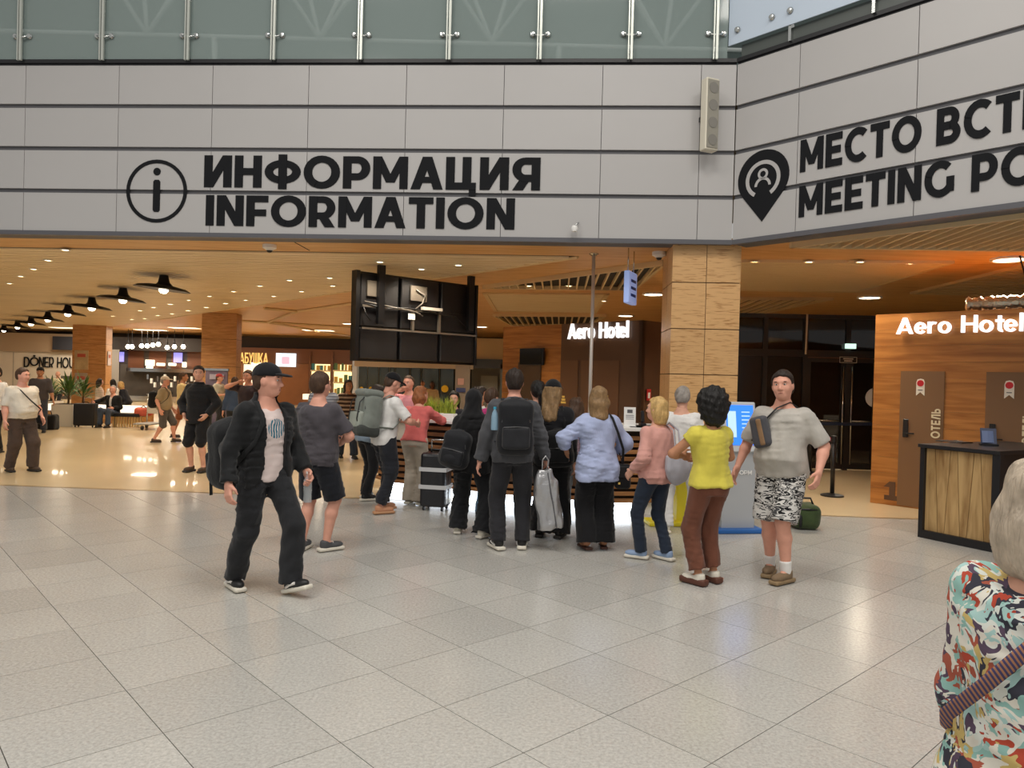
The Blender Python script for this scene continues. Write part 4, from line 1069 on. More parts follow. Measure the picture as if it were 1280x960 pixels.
# kebab stall
kb = stall('kebab_stall', 'pale stone kebab stall front with black lettering at the far left', 'stall', 40, YB)
slab('wall_panel', -60, 438, 94, 520, YB, M_STONE, kb); slab('bulkhead', -60, 418, 94, 437, YB, mat('bulkhead_beige', 'a8927a', .6), kb, .3); slab('dark_band', 66, 421, 94, 437, YB - .4, M_NAVY, kb, .1)
for u in (-12, 16): slab('joint', u, 440, u + .5, 500, YB - .04, M_GREYW, kb, .01)
a = at(31, 459, YB); b = at(98, 459, YB); hgt = at(31, 446, YB).z - a.z
lw = b.x - a.x
o = kb.location
obj('lettering', text_me('D', hgt, .15, .16, .05, width=at(38, 452, YB).x - at(31, 452, YB).x), M_INK, kb, (a.x - o.x, -.05, a.z))
obj('emblem', ring_me('e', 0, 0, .225, .06, .05), M_INK, kb, (at(44, 452, YB).x - o.x, -.05, at(44, 452, YB).z))
obj('emblem_knob', poly_plate('k', disc_poly(0, 0, .05, 12), .05), M_INK, kb, (at(44, 445, YB).x - o.x, -.05, at(44, 445, YB).z))
obj('lettering', text_me('NER HOUSE', hgt, .13, .16, .05, width=at(105, 452, YB).x - at(50, 452, YB).x), M_INK, kb, (at(50, 459, YB).x - o.x, -.05, at(50, 459, YB).z))
slab('menu_board', 76, 470, 88, 500, YB - .5, M_KDARK, kb); slab('orange_panel', 88, 472, 93, 490, YB - .5, mat('orange_panel', 'e0703a', .5), kb)
# posters on the far pillar
for n, (face, x, v0, v1, w, c) in enumerate((('f', -.3, 438, 462, .55, 'b4a07c'), ('s', .45, 438, 456, .5, 'c9bfc4'), ('f', -.3, 466, 486, .5, 'a09488'))):
    ca, sa = math.cos(.25), math.sin(.25); lx, ly = (x, -.012) if face == 'f' else (.702, x)
    t = thing('poster', ['upper left poster on the far wooden pillar', 'pale poster on the right face of the far wooden pillar', 'lower poster on the far wooden pillar'][n], 'poster', (c3.x + lx * ca - ly * sa, c3.y + lx * sa + ly * ca, 0), .25 if face == 'f' else .25 + PI / 2)
    za, zb = at(100, v1, 33).z, at(100, v0, 33).z
    box('sheet', -w / 2, w / 2, -.012, .012, za, zb, mat(f'poster{n}', c, .5, noise=(3, .25)), t); box('print', -w * .3, w * .3, -.018, -.012, zb - .3, zb - .15, mat('poster_red', 'b0503c', .5), t)
# bar and kitchen zone
bar = stall('bar_stall', 'dark bar and kitchen stall with lit menu boards behind the low wall', 'stall', 195, YB)
slab('grey_panel', 130, 437, 149, 520, YB - 1, M_GREYW, bar); slab('back_wall', 149, 436, 262, 520, YB, M_KDARK, bar); slab('beam', 128, 424, 262, 437, YB - .5, M_FARDARK, bar, .2)
for u0, u1 in ((160, 180), (186, 208), (214, 228), (234, 252)): slab('wood_panel', u0, 438, u1, 462, YB - .06, mat('bar_redwood', '6b4028', .5), bar, .02)
for n, (u0, v0, u1, v1) in enumerate(((147, 440, 155, 452), (217, 441, 228, 453))): slab('screen', u0, v0, u1, v1, YB - .15, M_SCR, bar, .04)
for u0, v0, u1, v1 in ((182, 450, 193, 457), (196, 454, 206, 457), (211, 454, 220, 457), (228, 453, 233, 459), (183, 458, 191, 461)): slab('lit_board', u0, v0, u1, v1, YB - .3, M_LITW, bar, .05)
slab('shelf', 160, 462, 250, 464, YB - .3, M_STEEL, bar, .3)
for k in range(16):
    u = 184 + k * 4.2; v = 468 + (k * 7 % 5) * 2.5
    slab('glassware', u, v, u + 2.4, v + 6, YB - .5, M_WHITE if k % 3 else M_STEEL, bar, .1)
slab('worktop', 150, 497, 262, 500, YB - 1.0, M_STEEL, bar, .5)
for n, (u, v) in enumerate(((160, 433), (165, 433), (177, 432), (184, 432), (191, 431), (198, 430), (209, 434), (218, 433), (229, 433))):
    p = at(u, v, 36); t = thing('bulb_pendant', f'small round glowing bulb pendant over the bar, {ORD[n]} from the left', 'lamp', (p.x, p.y, p.z), 0, 'bulb pendants over the bar')
    obj('globe', lathe_me('globe', [(0, -.12), (.07, -.1), (.11, -.02), (.07, .07), (.04, .09), (0, .1)], 10), M_BULB, t); obj('socket', lathe_me('so', [(.05, .08), (.06, .12), (.03, .3), (0, .3)], 8), M_BLACK, t)
    obj('cord', tube_me('cord', [(0, 0, .28), (0, 0, ZC - p.z)], .012, 5), M_BLACK, t)
# low wall with bright top in front of the seating area
lw_ = stall('low_wall', 'low wooden partition with bright white top behind the bench', 'partition', 130, 22.4)
slab('front', 62, 512, 190, 545, 22.4, wood('lowwall_wood', 'bd8a50', '99662f', (1, 9, 9), 1.5, .4), lw_, .25); slab('white_top', 60, 508, 191, 513, 22.35, emis('top_reflected_light', 'fff4e2', 1.1), lw_, .45)  # light reflected by the white top is put into its glow
# slatted bench
bn = stall('bench', 'dark seat bench with pale slatted front near the low wall', 'bench', 160, 21.0)
slab('seat', 140, 517, 178, 520, 21.0, M_BLACK, bn, .45)
for k in range(11): slab('slat', 141 + k * 3.4, 520, 142.6 + k * 3.4, 534, 20.9, mat('bench_slat', 'dcbf86', .5), bn, .05)
for u in (142, 175): slab('leg', u, 519, u + 1.5, 535, 21.15, M_BLACK, bn, .05)
# planters with bushy plants
M_LEAF = mat('leaf_green', '4b6a2c', .5, noise=(6, .3), var=.2)
def plant(u, Y, lab, w, hp, hl, seed):
    t = stall('potted_plant', lab, 'plant', u, Y); rg = random.Random(seed)
    me = boxes_me('pot', [(-w / 2, w / 2, -w / 2, w / 2, 0, hp)]); obj('pot', me, mat('pot_white', 'd9d4c8', .5), t)
    obj('soil', box_me(w * .9, w * .9, .02, 0, 'so'), mat('soil', '3a2a1c', .9), t, (0, 0, hp))
    obj('stem', tube_me('stem', [(0, 0, hp), (.02, 0, hp + hl * .5)], .03, 6), mat('stem_brown', '6a5030', .8), t)
    for k in range(46):
        a = rg.uniform(0, 2 * PI); el = rg.uniform(.1, 1.35); L = hl * rg.uniform(.5, .95); z0 = hp + hl * rg.uniform(.15, .4)
        dx, dy, dz = math.cos(a) * math.cos(el), math.sin(a) * math.cos(el), math.sin(el); wd = .035
        sx, sy = -math.sin(a) * wd, math.cos(a) * wd
        q = lambda f, dr: (dx * L * f, dy * L * f, z0 + dz * L * f - dr)
        p0, p1, p2 = q(.05, 0), q(.55, 0), q(1.0, L * .15)
        V = [(p0[0], p0[1], p0[2]), (p1[0] + sx, p1[1] + sy, p1[2]), (p2[0], p2[1], p2[2]), (p1[0] - sx, p1[1] - sy, p1[2]), (p1[0], p1[1], p1[2] - .01)]
        obj('leaf', mesh_of('leaf', V, [[0, 1, 4], [1, 2, 4], [2, 3, 4], [3, 0, 4]]), M_LEAF, t)
plant(86, 20.95, 'bushy green plant in white planter between the low wall and suitcase', .6, .62, .95, 1)
plant(104, 21.86, 'green plant in white planter behind the tall black suitcase', .5, .58, .9, 2)
plant(64, 23.0, 'leafy green plant behind the man with the dark bag', .5, .6, .8, 3)
# luggage near the bench
suitcase(gp(107, 534), .1, 'tall black suitcase upright beside the seated man', mat('case_black', '1d1b1c', .5), .56, .3, .62)
ct = stall('luggage_cart', 'empty grey luggage cart at the end of the bench', 'cart', 189, 20.6)
for dx in (-.2, .2): obj('upright', tube_me('up', [(dx, .2, .12), (dx, .25, .95)], .018, 6), M_STEEL, ct)
obj('push_bar', tube_me('pb', [(-.24, .26, .95), (.24, .26, .95)], .022, 6), M_STEEL, ct); obj('deck', box_me(.5, .75, .04, .01), M_GREYW, ct, (0, -.1, .16)); obj('panel', box_me(.42, .03, .4, .005), mat('cart_panel', 'cfc8bb', .5), ct, (0, .22, .62))
for dx, dy in ((-.2, .2), (.2, .2), (0, -.45)): obj('wheel', lathe_me('w', [(0, -.02), (.06, -.02), (.06, .02), (0, .02)], 12), M_BLACK, ct, (dx, dy, .062), (0, PI / 2, 0))
sack = stall('holdall', 'coral red holdall lying on the bench end', 'bag', 180, 20.95); sack.location.z = .33
S = SDF(); S.u(*rbox((0, 0, .12), (.22, .14, .12), .07), k=0); S.fn(wrinkle(.008, 4)); obj('body', S.mesh(.03), cloth('coral_bag', 'c8604c'), sack); obj('handle', tube_me('h', [(-.08, 0, .23), (0, 0, .3), (.08, 0, .23)], .015, 6), M_BLACK, sack)
# poster board before the wooden column
pb_ = stall('poster_board', 'upright poster board leaning before the wooden column', 'poster', 268, 22.6)
slab('board', 256, 462, 285, 529, 22.6, mat('poster_violet', '6e6478', .5, noise=(2.5, .35)), pb_, .05); slab('frame_top', 255, 461, 286, 463, 22.58, M_STEEL, pb_, .07); slab('panel_light', 262, 468, 280, 474, 22.55, mat('poster_pale', 'a9a4b4', .5), pb_, .02); slab('foot', 256, 529, 285, 540, 22.6, M_BLACK, pb_, .5)
# grocery shop front with gold lettering
sh_ = stall('shop_front', 'brown wooden shop front with gold lettering and lit shelf niches', 'shop', 372, YB)
slab('fascia', 284, 438, 446, 452, YB, mat('shop_brown', '6a4228', .5), sh_, .3); slab('dark_void', 284, 424, 446, 438, YB + .2, M_FARDARK, sh_, .2); slab('left_wall', 284, 452, 304, 520, YB, M_WARMW, sh_)
slab('lit_panel', 304, 456, 332, 500, YB + .1, emis('cream_lit', 'ffeccb', 1.2), sh_); slab('centre_wall', 332, 452, 388, 520, YB, M_WARMW, sh_)
slab('tv_screen', 345, 442, 370, 458, YB - .25, emis('tv_pale', 'cfe0ea', 1.6), sh_, .08); slab('tv_image', 352, 446, 362, 455, YB - .3, emis('tv_pink', 'd8a0b0', 1.3), sh_, .02)
a = at(294.5, 454, YB - .3); b = at(335, 454, YB - .3)
obj('lettering', text_me('БАБУШКА', at(300, 440, YB).z - at(300, 453.5, YB).z, .16, .12, .05, width=b.x - a.x), emis('gold_letter', 'e6c070', .9), sh_, (a.x - sh_.location.x, -.3, a.z))
slab('white_subline', 314, 453.5, 333, 456, YB - .3, M_LITW, sh_, .04)
for n, (u0, u1) in enumerate(((389, 413), (417, 440))):
    slab('niche', u0, 451, u1, 493, YB + .05, M_LIT, sh_, .04)
    for v in (463, 478): slab('shelf_board', u0, v, u1, v + 1.2, YB - .12, mat('shelf_pale', 'e2cfa6', .5), sh_, .3)
    rg = random.Random(n + 5)
    for v in (463, 478, 493):
        u = u0 + 1
        while u < u1 - 3:
            w = rg.uniform(2, 4.5); h_ = rg.uniform(5, 10)
            slab('package', u, v - h_, u + w, v, YB - .12, mat(f'pack_{rg.randint(0, 4)}', ['3f7f86', 'c9a24a', '5a7a4a', 'd8d0bc', '7a9fb0'][rg.randint(0, 4)], .5), sh_, .15); u += w + rg.uniform(.6, 2.5)
for u0, u1 in ((385, 389), (413, 417), (440, 442)): slab('frame_post', u0, 440, u1, 500, YB - .2, mat('shop_brown', '6a4228', .5), sh_, .1)
slab('counter', 380, 494, 442, 499, YB - 1.2, emis('counter_lit', 'fff0d8', .9), sh_, .5); slab('counter_front', 380, 499, 442, 512, YB - 1.2, M_WARMW, sh_, .4)
slab('grey_pier', 440, 424, 449, 512, YB - .6, M_GREYW, sh_, .3); slab('blue_screen', 441, 432, 446, 448, YB - .9, emis('pier_blue', '9cc4f0', 1.8), sh_, .05)
# glazed sliding doors at the back
gd = stall('sliding_doors', 'glazed sliding doors with yellow warning dots below the hanging screens', 'door', 515, 31)
M_GDG = glass('door_glass_far', '55605f', .6, .05)
slab('header', 444, 450, 592, 458, 31, mat('header_beige', 'bfae96', .5), gd, .3); slab('upper_wall', 444, 424, 645, 450, 31.2, mat('upper_beige', 'cdb68e', .6), gd, .2)
us = [446, 459, 473, 486, 493, 512, 526, 549, 568]
for k in range(len(us) - 1):
    slab('frame', us[k] - .8, 457, us[k] + .8, 525, 31, mat('door_frame', '7d7264', .4), gd, .1); slab('pane', us[k] + .8, 458, us[k + 1] - .8, 524, 31, M_GDG, gd, .02)
for u, w in ((452, 2.6), (463.5, 2.6), (510, 3), (556, 4.5)):
    p = at(u, 486, 30.9); obj('yellow_dot', poly_plate('dot', disc_poly(0, 0, w / 924 * 31, 16), .01), mat('dot_yellow', 'e8b81e', .5), gd, (p.x - gd.location.x, -.12, p.z))
slab('pier', 568, 457, 588, 530, 30.9, M_TAUPE, gd, .3); slab('notice', 572, 473, 580, 481, 30.7, mat('notice_pink', 'd8b0a8', .5), gd, .02); slab('notice', 570, 485, 582, 490, 30.7, mat('notice_blue', '4a5a90', .5), gd, .02)
slab('room_back', 588, 455, 650, 530, 33, mat('room_grey', '8d9290', .6), gd, .1); slab('room_beam', 588, 450, 650, 460, 31, mat('beam_dark', '3a3c3e', .5), gd, .2); slab('room_panel', 600, 470, 622, 520, 32.6, mat('room_pale', 'b9bdb6', .5), gd, .05); slab('room_post', 624, 455, 630, 530, 31, mat('post_green', '5f6866', .5), gd, .2)
struct(obj('wall_doors', boxes_me('wd', [(-7, 2.6, 35, 35.2, 0, ZC)]), mat('night_outside', '26302f', .5)))
# added glowing panels, imitating ceiling reflections over the bar and filling the far zone
for n, (u0, u1, v, lab) in enumerate(((150, 175, 418, 'left glowing panel imitating a ceiling reflection over the far bar'), (182, 208, 413, 'middle glowing panel imitating a ceiling reflection over the far bar'), (214, 240, 409, 'right glowing panel imitating a ceiling reflection over the far bar'), (28, 60, 421, 'added glowing fill panel before the kebab stall'), (380, 410, 412, 'added glowing fill panel before the lit shop shelves'), (480, 520, 422, 'added glowing fill panel hidden partly by the hanging screens'))):
    a, b = gp(u0, v, ZC), gp(u1, v, ZC); t = thing('added_glow_panel', lab, 'light', (a.x, min(a.y, 36), ZC), 0)
    w = (b - a).length; obj('frame', boxes_me('f', [(-.05, w + .05, -.4, .4, -.02, 0)]), M_RIM, t); obj('glow_sheet', boxes_me('d', [(0, w, -.35, .35, -.03, -.02)]), emis('panel_glow', 'fff0d0', 2.2), t)
    area('panel_fill', (a.x + w / 2, min(a.y, 36), ZC - .06), w, 130, (1, .87, .68), (0, 0, 0), .7)  # added fill light under each glowing panel
# ================================================================== people
def nrm(v):
    v = np.array(v, float); return v / (np.linalg.norm(v) + 1e-9)
def rotx(a): c, s = math.cos(a), math.sin(a); return np.array([[1, 0, 0], [0, c, -s], [0, s, c]])
def roty(a): c, s = math.cos(a), math.sin(a); return np.array([[c, 0, s], [0, 1, 0], [-s, 0, c]])
def rotz(a): c, s = math.cos(a), math.sin(a); return np.array([[c, -s, 0], [s, c, 0], [0, 0, 1]])
def ik(a, b, l1, l2, pole):
    a, b = np.array(a, float), np.array(b, float); v = b - a; L = np.linalg.norm(v); Lm = min(L, (l1 + l2) * .998); d = v / L
    b = a + d * Lm
    x = (l1 * l1 - l2 * l2 + Lm * Lm) / (2 * Lm); h = max(l1 * l1 - x * x, 0) ** .5
    p = np.array(pole, float); p = p - d * (p @ d); p = nrm(p)
    return a + d * x + p * h, b
def merge(parts):
    V = []; F = []; n = 0
    for v, f in parts:
        V.append(v); F.append(f + n); n += len(v)
    return np.concatenate(V), np.concatenate(F)
SKIN = {'fair': 'd9a48c', 'pink': 'dba08a', 'tan': 'b98363', 'brown': '6b452f'}
def skin(k): return mat('skin_' + k, SKIN[k], .55, noise=(18, .06), spec=.35)
HAIRC = {'black': '14110f', 'dark': '2a1e17', 'brown': '4a3424', 'grey': '9a938c', 'blond': 'c9a56a', 'dirty': '8a6d4a', 'ash': 'b5a693', 'ginger': '9a5f38'}
def hairm(k): return mat('hair_' + k, HAIRC[k], .55, noise=(26, .3), bump=(60, .9, (1, 1, .15)), spec=.4)
def tube_obj(name, pts, r, m, parent, s=1.0, ry=None, n=8, up=None):
    return obj(name, tube_me(name, [np.array(p) * s for p in pts], r * s if not isinstance(r, list) else [x * s for x in r], n, ry * s if ry else None, up=up), m, parent)
def ell_me(name, r, n=10):
    bm = bmesh.new(); bmesh.ops.create_uvsphere(bm, u_segments=n + 4, v_segments=n, radius=1); bmesh.ops.scale(bm, vec=r, verts=bm.verts)
    for f in bm.faces: f.smooth = True
    me = bpy.data.meshes.new(name); bm.to_mesh(me); bm.free(); return me
PROF = {'m': [(-.10, .12, .10, 0), (-.02, .165, .118, -.01), (.08, .158, .112, 0), (.18, .148, .106, .006), (.30, .165, .118, .006), (.40, .168, .116, 0), (.45, .14, .098, -.006), (.49, .085, .075, -.012), (.55, .056, .06, -.005)],
        'f': [(-.10, .12, .105, -.005), (-.02, .175, .122, -.015), (.07, .155, .108, 0), (.17, .126, .096, .004), (.29, .143, .118, .014), (.38, .146, .11, .006), (.44, .122, .09, -.006), (.485, .072, .066, -.012), (.55, .048, .053, -.005)]}
def person(label, loc, rz, h=1.75, sex='m', bulk=1.0, belly=0.0, feet=None, hands=None, poles=None, lean=0.0, side=0.0, twist=0.0, pelvis=(0, 0, .93), head=(0, 0, 0),
           sk='fair', hair=('short', 'dark'), top=None, bottom=None, shoes=None, cap=None, res=.013, face=True, seed=0, inner=None, curl=(.5, .5), fingers=True, grips=None, extra=None, feetz=(0, 0), group=None, neckless=False, sock=None):
    s = h / 1.75
    root = thing('person', label, 'person', (loc[0], loc[1], loc[2] if len(loc) > 2 else 0), R_(rz), group)
    feet = feet or ((-.11, 0, 6, 0), (.11, 0, -6, 0)); 
    P = np.array(pelvis, float)
    Rt = rotz(R_(twist)) @ rotx(-R_(lean)) @ roty(R_(side))
    u = Rt @ np.array([0, 0, 1.]); rt = Rt @ np.array([1., 0, 0]); fw = Rt @ np.array([0, 1., 0])
    shw = .168 * (1.0 if sex == 'm' else .87) * (1 + (bulk - 1) * .5)
    SH = [P + u * .438 - rt * shw, P + u * .438 + rt * shw]
    hip = [P + np.array([-.088, 0, -.02]), P + np.array([.088, 0, -.02])]
    hands = hands or ((-.27, .03, .83), (.27, .03, .83)); poles = poles or ((-.3, -1, 0), (.3, -1, 0))
    EL = []; WR = []
    for i in (0, 1):
        e, w = ik(SH[i], hands[i], .285, .25, poles[i]); EL.append(e); WR.append(w)
    KN = []; AN = []; fdir = []
    for i in (0, 1):
        fx, fy, fyaw, fp = feet[i][:4]
        ank = np.array([fx, fy, .085 + feetz[i] + (.06 * math.sin(R_(abs(fp))) if fp else 0)])
        fd = rotz(R_(fyaw)) @ np.array([0, 1., 0])
        k, a = ik(hip[i], ank, .43, .42, fd + np.array([0, 0, .05])); KN.append(k); AN.append(a); fdir.append(fd)
    prof = [list(r) for r in PROF[sex]]
    for r in prof:
        if r[0] < .47: r[1] *= bulk; r[2] *= bulk
        if belly and -.02 <= r[0] <= .32:
            g = math.exp(-((r[0] - .12) / .12) ** 2); r[2] += belly * g; r[3] += belly * .8 * g; r[1] += belly * .35 * g
    b2 = 1 + (bulk - 1) * .7
    # ---- head frame
    NB = P + u * .52
    hy, hp, hr = head
    Hc = P + u * .53 + np.array([0, 0, .055]) + (u * .1 + fw * .025)
    HM = rotz(R_(hy + twist)) @ rotx(-R_(hp)) @ roty(R_(hr))
    hw = lambda x, y, z: Hc + HM @ np.array([x, y, z])
    # ---- body: torso, limbs in one field
    B = SDF()
    B.u(*loft(P, u, rt, fw, [[r[0], r[1] - (.012 if top and r[0] < .45 else 0), r[2] - (.012 if top and r[0] < .45 else 0), r[3]] for r in prof]), k=.0)
    gl = bottom and not bottom.get('skirt'); lnl = bottom.get('len', 1.95) if gl else 0
    kt = .8 if gl else 1.0; kc = .62 if lnl > 1.5 else 1.0; ks_ = .72 if top and top.get('sleeve', .8) > 1.3 else 1.0
    for i in (0, 1):
        B.u(*ell(SH[i], (.05 * b2, .05 * b2, .05 * b2)), k=.04); B.u(*cone(P + u * .49, SH[i], .045, .04), k=.03)
        B.u(*cone(SH[i], EL[i], .046 * b2, .041 * b2 * ks_), k=.03)
        m = EL[i] + (WR[i] - EL[i]) * .3
        B.u(*cone(EL[i], m, .041 * b2 * ks_, .042 * b2 * ks_), k=.02); B.u(*cone(m, WR[i], .042 * b2 * ks_, .026), k=.02)
        B.u(*cone(hip[i], KN[i], .088 * b2 * kt, .055 * b2 * kc), k=.02)
        c = KN[i] + (AN[i] - KN[i]) * .32 - fdir[i] * .012
        B.u(*cone(KN[i], c, .053 * b2 * kc, .055 * b2 * kc), k=.02); B.u(*cone(c, AN[i], .054 * b2 * kc, .034), k=.02)
        B.u(*cone(AN[i], AN[i] + fdir[i] * .06 - np.array([0, 0, .02]), .034, .028), k=.02)
    B.u(*cone(NB - u * .02, hw(0, -.02, -.05), .056 * (1 if sex == 'm' else .87) * b2, .052 * (1 if sex == 'm' else .88)), k=.04)
    parts = [B.arrays(res / s if res > .016 else .015)]
    # ---- head
    Hd = SDF()
    Hd.u(*cone(hw(0, -.022, -.13), hw(0, -.018, -.05), .05, .05), k=0)
    Hd.u(*ell(hw(0, -.012, .028), (.076, .096, .09), HM), k=.03); Hd.u(*ell(hw(0, .014, -.03), (.065 * (1 + (bulk - 1) * .5), .077, .09), HM), k=.04)
    Hd.u(*ell(hw(0, .05, -.088), (.034, .034, .026), HM), k=.03)
    Hd.u(*cone(hw(0, .082, .012), hw(0, .106, -.03), .008, .013), k=.014)
    for q in (-1, 1):
        Hd.u(*ell(hw(q * .012, .094, -.036), (.01, .012, .008), HM), k=.01)
        Hd.u(*ell(hw(q * .077, -.008, -.008), (.012, .026, .034), HM), k=.008)
        Hd.u(*cone(hw(q * .014, .086, .03), hw(q * .05, .07, .028), .011, .008), k=.015)
        Hd.u(*ell(hw(q * .04, .058, -.03), (.026, .024, .026), HM), k=.02)
    Hd.u(*cone(hw(-.018, .083, -.062), hw(.018, .083, -.062), .009, .009), k=.008)
    Hd.u(*cone(hw(-.014, .081, -.075), hw(.014, .081, -.075), .009, .009), k=.008)
    for q in (-1, 1): Hd.cut(ell(hw(q * .032, .094, .006), (.017, .018, .012), HM)[0])
    hres = .0085 if res < .016 else .013
    parts.append(Hd.arrays(hres))
    # ---- hands
    for i in (0, 1):
        d = nrm(WR[i] - EL[i]); sd = -1 if i == 0 else 1
        g = (grips[i] if grips else None)
        # hanging hand: thumb forward, palm to the thigh
        n = np.array(g[0] if g else (-sd, 0, 0), float); n = nrm(n - d * (n @ d)); t = np.cross(d, n)
        ref = np.array(g[1] if g else (0, 1, 0), float)
        if t @ ref < 0: t = -t
        S = SDF(); w = WR[i]; cu = curl[i]
        S.u(*cone(w - d * .05, w + d * .01, .028, .026), k=0)
        M = np.stack([t, d, n], 1)
        S.u(*rbox(w + d * .05, (.041, .05, .015), .014, M), k=.02)
        for k in range(4):
            off = (.031 - .0205 * k); Lf = (.07, .078, .073, .058)[k]; p0 = w + d * .092 + t * off
            a1 = cu * .75; p1 = p0 + (d * math.cos(a1) + n * math.sin(a1)) * Lf * .52
            a2 = cu * 1.9; p2 = p1 + (d * math.cos(a2) + n * math.sin(a2)) * Lf * .5
            S.u(*cone(p0, p1, .0095, .0088), k=.005); S.u(*cone(p1, p2, .0088, .0072), k=.004)
        q0 = w + d * .025 + t * .034; q1 = q0 + nrm(d * .75 + t * .6 + n * .35) * .045; q2 = q1 + nrm(d + n * .4 * (1 + cu)) * .032
        S.u(*cone(q0, q1, .015, .011), k=.01); S.u(*cone(q1, q2, .011, .008), k=.005)
        parts.append(S.arrays(.007 if res < .016 else .012))
    V, F = merge(parts)
    obj('body', np_mesh('body', V * s, F), skin(sk), root)
    info = dict(root=root, s=s, P=P, u=u, rt=rt, fw=fw, SH=SH, EL=EL, WR=WR, KN=KN, AN=AN, Hc=Hc, HM=HM, hw=hw, prof=prof, NB=NB)
    # ---- face
    if face:
        ew = ell_me('eye', (.0125 * s, .008 * s, .0075 * s), 8); ir = ell_me('iris', (.0058 * s, .004 * s, .0065 * s), 6); br = ell_me('brow', (.02 * s, .006 * s, .004 * s), 6)
        e3 = Matrix(HM.tolist()).to_euler()
        for q in (-1, 1):
            eo = obj('eye', ew, mat('eye_white', 'd8d2cc', .3), root, tuple(hw(q * .032, .079, .006) * s), e3)
            obj('iris', ir, mat('iris_dark', '1e1712', .2), eo, (0, .0058 * s, 0))
            obj('eyebrow', br, hairm(hair[1] if hair[1] in HAIRC else 'dark'), root, tuple(hw(q * .034, .087, .028) * s), e3)
        obj('mouth', ell_me('mouth', (.021 * s, .005 * s, .0028 * s), 6), mat('lips', '8a4a40', .5), root, tuple(hw(0, .0925, -.068) * s), e3)
    # ---- hair
    style, hc = hair
    if style != 'none':
        S = SDF(); hres2 = .009 if res < .016 else .014
        def loc_cut(f): return lambda Pp: f(*[sum(HM[j][i] * (Pp[j] - Hc[j]) for j in range(3)) for i in range(3)])
        def rm(f): S.cut(loc_cut(lambda x, y, z: -f(x, y, z)))
        if style in ('short', 'crop', 'bald'):
            r = {'short': .018, 'crop': .008, 'bald': .004}[style]
            S.u(*ell(hw(0, -.014, .032 + r * .3), (.076 + r * .75, .096 + r * .8, .09 + r * .55), HM), k=0)
            S.u(*ell(hw(0, -.045, -.02), (.068 + r * .6, .062 + r * .6, .075), HM), k=.03)
            rm(lambda x, y, z: y - .03 - 1.7 * np.clip(z - (.062 if style == 'crop' else .05), 0, 1) + (.6 if style == 'crop' else .15) * np.maximum(np.abs(x) - .03, 0) + .006 * np.sin(x * 130 + 1) + .003 * np.sin(x * 300))
            if style == 'bald': rm(lambda x, y, z: z - .03 + 0 * x)
            rm(lambda x, y, z: np.minimum(.032 - np.abs(y), -z) + 0 * x); rm(lambda x, y, z: -.075 - z + 0 * x)
        elif style in ('bob', 'long', 'mid', 'pony', 'bun'):
            L = {'bob': .13, 'mid': .2, 'long': .3, 'pony': .06, 'bun': .05}[style]
            S.u(*ell(hw(0, -.016, .036), (.094, .113, .104), HM), k=0)
            if style in ('bob', 'mid', 'long'):
                bk = {'bob': .06, 'mid': .08, 'long': .11}[style]
                S.u(*ell(hw(0, -.042, -.05), (.102, .085, .11), HM), k=.04)
                S.u(*cone(hw(-.045, -.055, -.05), hw(-.055, -bk, -L), .055, .04), k=.04); S.u(*cone(hw(.045, -.055, -.05), hw(.055, -bk, -L), .055, .04), k=.04)
                S.u(*cone(hw(0, -.075, -.05), hw(0, -bk - .02, -L), .05, .04), k=.04)
            else:
                S.u(*ell(hw(0, -.04, -.02), (.078, .07, .07), HM), k=.03)
                if style == 'pony': S.u(*cone(hw(0, -.12, .04), hw(0, -.15, -.03), .03, .035), k=.02); S.u(*cone(hw(0, -.15, -.03), hw(0, -.12, -.2), .035, .015), k=.02)
                else: S.u(*ell(hw(0, -.11, .085), (.045, .04, .04), HM), k=.01)
            rm(lambda x, y, z: y - .035 - 1.5 * np.clip(z - .06, 0, 1) + 0 * x)
            rm(lambda x, y, z: np.minimum(np.minimum(.058 - np.abs(x), .045 - z), y))
        elif style == 'afro':
            S.u(*ell(hw(0, -.04, .045), (.148, .14, .145), HM), k=0); S.u(*ell(hw(0, -.06, -.07), (.12, .095, .12), HM), k=.06)
            rm(lambda x, y, z: np.minimum(np.minimum(.06 - np.abs(x), .06 - z), y - .045))
        elif style == 'hood':
            S.u(*ell(hw(0, -.02, .025), (.098, .118, .115), HM), k=0); S.u(*ell(hw(0, -.04, -.1), (.1, .095, .11), HM), k=.06); S.u(*ell(hw(0, -.05, -.19), (.15, .12, .07), None), k=.07)
            rm(lambda x, y, z: np.minimum(np.minimum(.062 - np.abs(x), .085 - np.abs(z + .02)), y - .04))
        if cap: rm(lambda x, y, z: z - .045 + 0 * x)
        S.fn(wrinkle({'afro': .008, 'long': .008, 'mid': .007, 'bob': .006}.get(style, .004), seed + 5, {'afro': 5, 'long': 2.6, 'mid': 2.8}.get(style, 3.4)))
        hm = hairm(hc) if style != 'hood' else cloth('hood_' + hc, HAIRC[hc] if hc in HAIRC else hc)
        obj('hair' if style != 'hood' else 'headscarf', S.mesh(hres2, s), hm, root)
    if cap:
        S = SDF(); cm = cloth('cap_' + cap[0], cap[0])
        S.u(*ell(hw(0, -.014, .045), (.09, .11, .092), HM), k=0)
        def lc(f): return lambda Pp: f(*[sum(HM[j][i] * (Pp[j] - Hc[j]) for j in range(3)) for i in range(3)])
        S.cut(lc(lambda x, y, z: z - .035 + 0 * x - .1 * np.minimum(y, 0)))
        back = -1 if (len(cap) > 1 and cap[1] == 'back') else 1
        co = obj('cap', S.mesh(.009 if res < .016 else .013, s), cm, root)
        S2 = SDF(); S2.u(*ell(hw(0, back * .115 - .01, .047), (.074, .078, .011), HM @ rotx(-.12 * back)), k=0)
        obj('brim', S2.mesh(.008, s), cm, co)
